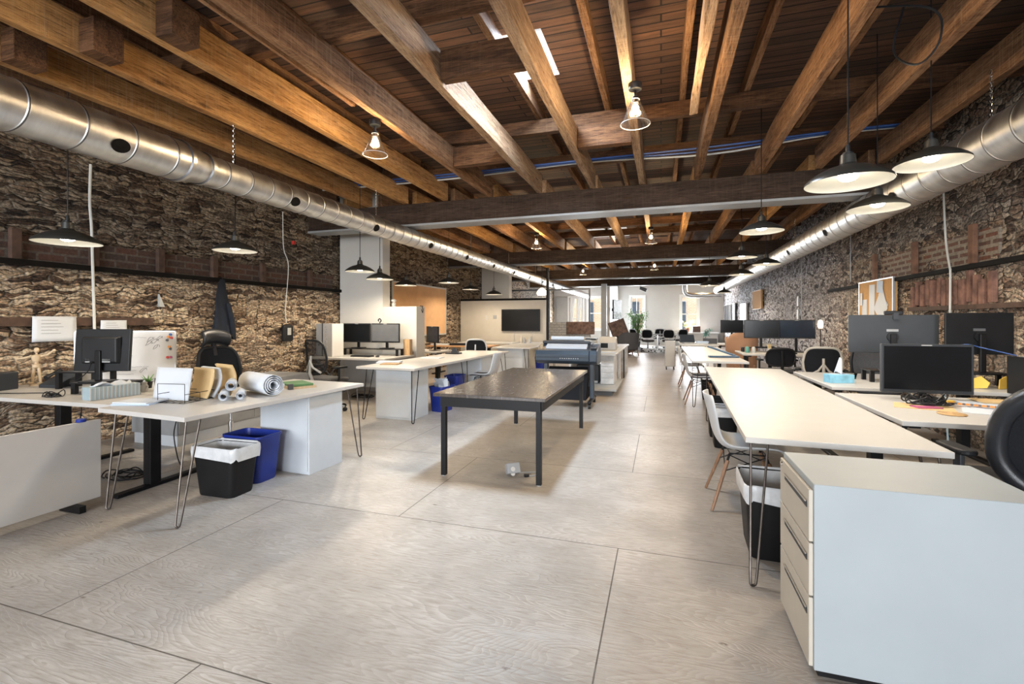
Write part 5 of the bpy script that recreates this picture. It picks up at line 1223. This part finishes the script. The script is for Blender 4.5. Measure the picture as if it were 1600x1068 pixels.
# blue steel brackets on second aisle table
for k, (x, y, z, ry, rz, l) in enumerate(((1.02, 8.75, .010, 0, 8, 'blue steel bracket arm lying flat on the second aisle table'), (1.02, 9.0, .090, 18, -20, 'blue steel bracket arm propped across the flat one'))):
    t = thing('steel_bracket', l, 'bracket', (x, y, DZ+z+.006), math.radians(rz))
    MB().box(-.24, .24, -.06, .06, -.012, .012, rot=(0, math.radians(ry), 0), piv=(0, 0, 0)).out('arm', 'blue_steel', t, bevel=.006)
    c, s = math.cos(math.radians(ry)), math.sin(math.radians(ry))
    for q in (-.21, .0, .21): MB().cyl((q*c, 0, -q*s-.017), (q*c, 0, -q*s+.018), .018, n=12).out('bolt', 'light_grey', t)
# twin dark screens, desk G
riser('black riser with clutter below the twin dark screens', (1.98, 10.52, DZ), 0, .84, .2, .09)
monitor('black screen, the first of the twin screens, next to the tan armchair', (1.93, 10.52, DZ+.091), -3, .64, .37, zc=.37)
monitor('blue-tinged dark screen beside its black twin, near the desk light', (2.57, 10.58, DZ), -3, .64, .37, zc=.46, scr='screen_blue')
t = thing('keyboard', 'black keyboard before the twin dark screens', 'keyboard', (2.25, 10.1, DZ)); MB().box(-.2, .2, -.07, .07, 0, .018).out('key_bed', 'black_plastic', t, bevel=.004); MB().box(-.19, .19, -.06, .06, .0185, .024).out('keys', 'charcoal', t)
t = thing('pen_cup', 'white cup of pale pens before the twin screens', 'pen holder', (2.02, 10.25, DZ)); MB().lathe([(0, 0), (.035, 0), (.04, .09), (.034, .09), (0, .01)]).out('cup', 'desk_white', t, smooth=True)
for k in range(5): MB().cyl((.01*(k-2), .0, .03), (.016*(k-2), .01*(k % 2), .17), .005).out('pen', 'yellow' if k % 2 else 'cream', t)
for k, (x, y, m_, l) in enumerate(((1.62, 10.2, 'leaf_teal', 'teal glass jar at the edge of the twin-screen desk'), (1.72, 10.12, 'light_grey', 'pale jar next to the teal jar'))):
    MB().lathe([(0, 0), (.035, 0), (.04, .03), (.035, .10), (.02, .12), (0, .12)], n=16).out('jar', m_, loc=(x, y, DZ), smooth=True, tag=(l, 'jar'))
t = thing('desk_light', 'small glowing lamp fixed beside the blue-tinged screen', 'lamp', (2.93, 10.4, DZ)); MB().cyl((0, 0, 0), (0, 0, .012), .07).out('base', 'black_metal', t); MB().cyl((0, 0, .012), (0, 0, .50), .008).out('pole', 'black_metal', t); MB().lathe([(.03, .48), (.045, .52), (.04, .62), (.02, .64), (0, .645)]).out('lamp_shade', 'lamp_glow', t, smooth=True)
monitor('dark far screen above the tan armchair', (1.85, 14.05, DZ), 0, .58, .35, zc=.47)
# wall things on the corkboard wall
def wallboard(name, label, y0, y1, z0, z1, board, frame, cat, items=()):
    t = thing(name, label, cat, (XR-.075, (y0+y1)/2, z0)); w_, h_ = (y1-y0)/2, z1-z0
    MB().box(0, .055, -w_+.02, w_-.02, .02, h_-.02).out('board', board, t)
    MB().box(-.008, .022, -w_, -w_+.02, 0, h_).box(-.008, .022, w_-.02, w_, 0, h_).box(-.008, .022, -w_+.02, w_-.02, 0, .02).box(-.008, .022, -w_+.02, w_-.02, h_-.02, h_).out('frame', frame, t)
    for k, (y, z, w2, h2, m_, a) in enumerate(items): MB().box(-.003-.003*k, -.0005-.003*k, y-w2/2, y+w2/2, z-h2/2, z+h2/2, rot=(a, 0, 0)).out('pinned_note', m_, t)
    return t
wallboard('corkboard', 'framed corkboard with white cutouts, between stone and the red bricks', 7.92, 9.12, 1.22, 2.0, 'cork', 'alu', 'corkboard',
          ((.38, .28, .18, .42, 'paper', 0), (.10, .40, .20, .62, 'paper', .02), (-.22, .36, .34, .34, 'paper', .7), (-.30, .44, .16, .34, 'paper', -.5), (-.20, .66, .20, .18, 'paper_blue', .1), (.47, .5, .08, .2, 'paper', 0)))
wallboard('corkboard', 'small glowing orange corkboard on the far stone wall', 17.1, 18.6, 1.75, 2.4, 'cork', 'box_wood', 'corkboard')
wallboard('wall_poster', 'tall pale poster beyond the orange corkboard', 19.9, 21.4, 1.2, 2.05, 'cream', 'light_grey', 'poster')
for k in range(3):
    wallboard('dark_frame', 'tall dark framed panel near the far corner, %s of three' % ORD[k], 22.8+k*1.3, 23.7+k*1.3, 1.35, 2.15, 'screen_blue', 'light_grey', 'picture frame')
MB().box(-.03, 0, -.06, .06, 0, .24).out('junction_box', 'light_grey', loc=(XR-.02, 12.9, 1.72), bevel=.005, tag=('grey junction box on the stone above the twin screens', 'box'))
MB().box(-.03, 0, -.06, .06, 0, .24).out('junction_box', 'light_grey', loc=(XR-.02, 12.9, 1.40), bevel=.005, tag=('lower grey junction box just over the twin screens', 'box'))

# ---- tissue desk
t = thing('tissue_box', 'blue patterned tissue box with a tissue standing up', 'tissue box', (1.74, 5.60, DZ), math.radians(15))
MB().box(-.12, .12, -.06, .06, 0, .085).out('carton', 'tissue_blue', t, bevel=.003); MB().box(-.08, .08, -.035, .035, .0855, .088).out('opening', 'paper_blue', t)
MB().grid(lambda u, v: Vector(((u-.5)*.10*(1-.75*v)+.02*v, .02*math.sin(u*7)*(1-v*.5), .088+v*.15+.02*math.sin(u*5))), 12, 8).out('tissue', 'paper', t, smooth=True, solid=.002)
t = thing('glass_dish', 'clear shallow glass dish beside the tissue box', 'dish', (1.96, 6.02, DZ)); MB().lathe([(0, 0), (.07, 0), (.085, .06), (.08, .06), (.066, .008), (0, .008)]).out('dish', 'glass', t, smooth=True); MB().ball((0, 0, .025), (.05, .04, .012)).out('contents', 'paper', t)
riser('grey riser shelf edge poking out beside the near monitor', (2.32, 5.86, DZ), 0, .52, .26, .12)
riser('black riser under the farther large monitor, holding yellow cards', (2.93, 5.72, DZ), 0, .5, .26, .13)
def bigmon(label, loc, rz, w_, h_, zc, light):
    m = monitor(label, loc, rz, w_, h_, zc=zc, badge=False, bulge=False, th=.022, body='charcoal' if light else 'black_plastic')
    MB().box(-.05, .05, .0115, .0135, zc+.025, zc+.05).out('rear_badge', 'mid_grey' if light else 'dark_grey', m); MB().cyl((0, .011, zc-.03), (0, .035, zc-.03), .05, n=20).out('mount_boss', 'black_plastic', m)
    return m
bigmon('large dark grey monitor seen from behind, carrying the webcam', (2.30, 5.86, DZ+.121), 174, .76, .40, .375, True)
bigmon('large black monitor seen from behind, beside the blue computer', (2.905, 5.64, DZ+.131), 186, .56, .40, .38, False)
t = thing('webcam', 'black webcam on top of the dark grey monitor seen from behind', 'webcam', (2.30, 5.86, 1.4375), math.radians(174)); MB().box(-.09, .07, -.02, .02, 0, .04).out('camera_body', 'black_plastic', t, bevel=.008); MB().box(-.045, .0, .02, .045, -.05, .02).out('clamp', 'charcoal', t)
for k, (x, y, rz, l) in enumerate(((3.02, 5.50, 20, 'yellow folded card on the black riser'), (2.82, 5.48, -15, 'smaller yellow card tucked under the black riser'))):
    MB().prism([(-.05, 0), (.06, .01), (.08, .06), (.02, .12), (-.04, .09)], -.004, .004, axis='y').out('yellow_card', 'yellow', loc=(x, y, DZ), rz=math.radians(rz), tag=(l, 'card'))
t = thing('small_computer', 'pale blue-grey computer case with a dark edge at the frame side', 'computer', (3.0, 5.10, DZ), math.radians(8)); MB().box(-.06, .08, -.16, .16, 0.0, .32).out('case', 'stripe_blue', t, bevel=.005); MB().box(-.075, -.061, -.16, .16, 0, .325).out('front_edge', 'black_plastic', t)
MB().tube(curve_pts([(2.55, 5.5, .745), (2.50, 5.35, .78), (2.45, 5.24, .76), (2.45, 5.21, .6), (2.46, 5.2, .3)], 5), .008, 6).out('network_cable', 'stripe_blue', smooth=True, tag=('thick grey-blue cable draped over the tissue desk edge', 'cable'))
MB().tube(curve_pts([(2.6, 5.7, .86), (2.63, 5.6, 1.05), (2.72, 5.5, 1.15), (2.85, 5.45, 1.12), (2.97, 5.25, 1.07)], 5), .005, 6).out('monitor_cable', 'wire_blue', smooth=True, tag=('blue-tipped cable running behind the black monitor to the computer', 'cable'))
tangle('thin black cables on the tissue desk behind the near monitor', (2.60, 5.40, DZ), .07, 3, seed=12)
# ---- paper desk
monitor('black monitor facing the camera, unplugged on the paper-strewn desk', (2.03, 4.60, DZ), 0, .61, .395, zc=.25, body='charcoal', th=.035)
tangle('coil of black cables in front of the unplugged monitor', (1.90, 4.26, DZ+.012), .11, 8, seed=21, th=.005)
def flat(label, x, y, w_, d_, rz, m_, z=0., th=.003, name='loose_paper', cat='paper'):
    return MB().box(-w_/2, w_/2, -d_/2, d_/2, 0, th).out(name, m_, loc=(x, y, DZ+z), rz=math.radians(rz), tag=(label, cat))
flat('manila sheet under the black cable coil', 1.84, 4.20, .34, .26, -20, 'envelope')
MB().lathe([(0, 0), (.075, 0), (.08, .004), (.075, .008), (0, .008)], n=28).out('kraft_disc', 'kraft', loc=(1.88, 3.93, DZ), smooth=True, tag=('oval kraft coaster near the front edge of the paper desk', 'coaster'))
flat('pink notebook under the cable coil', 1.84, 4.16, .16, .09, 10, 'pink', .0035, .007, 'notebook', 'notebook')
flat('white drawing sheet spread across the paper desk', 2.30, 4.08, .52, .34, -25, 'paper')
flat('second drawing sheet under the striped ruler', 2.42, 4.36, .50, .34, -12, 'paper', .0035)
flat('blue-grey sheet at the desk edge beside the leather chair', 2.25, 3.78, .26, .18, -30, 'paper_blue', .0035)
flat('brown kraft sheet half under the white drawing sheet', 2.52, 3.98, .34, .24, 15, 'kraft', .0075, .002)
flat('cream folder at the back of the paper desk', 2.55, 4.58, .40, .24, -5, 'envelope', .008, .006, 'paper_folder', 'folder')
t = thing('striped_ruler', 'orange and black striped ruler lying across the drawing sheets', 'ruler', (2.28, 4.22, DZ+.0145), math.radians(-28))
MB().box(-.24, .24, -.018, .018, 0, .010).out('ruler_body', 'orange', t)
for k in range(11): MB().box(-.22+k*.042, -.205+k*.042, -.0185, .0185, .001, .0108).out('stripe', 'ink', t)
MB().box(-.03, .03, -.02, .02, 0, .02).out('yellow_eraser', 'yellow', loc=(2.07, 4.36, DZ+.0145), rz=.3, bevel=.004, tag=('yellow eraser at the end of the striped ruler', 'eraser'))
tangle('small loop of dark wire beside the ruler', (2.55, 4.12, DZ+.008), .05, 3, seed=33, th=.003)
# wiring beneath the desks
for x, y, s_, l in ((-4.5, 2.9, 41, 'black cables heaped on the floor under the sit-stand desk'), (2.0, 4.3, 42, 'cables lying under the paper-strewn desk'), (-5.1, 7.2, 43, 'cables under the two-monitor chimney desk')):
    tangle(l, (x, y, .002), .18, 5, seed=s_, th=.006)
for x, y, l in ((-5.5, 3.1, 'thin cable hanging down below the sit-stand desk by the wall'), (-4.35, 3.2, 'cable hanging below the sit-stand desk near the black leg'), (2.5, 4.45, 'black cable hanging below the paper-strewn desk')):
    MB().tube(curve_pts([(x, y, .705), (x+.05, y, .5), (x-.03, y+.03, .3), (x+.06, y, .1), (x+.12, y, .006)], 5), .005, 6).out('hanging_cable', 'black_plastic', smooth=True, tag=(l, 'cable'))
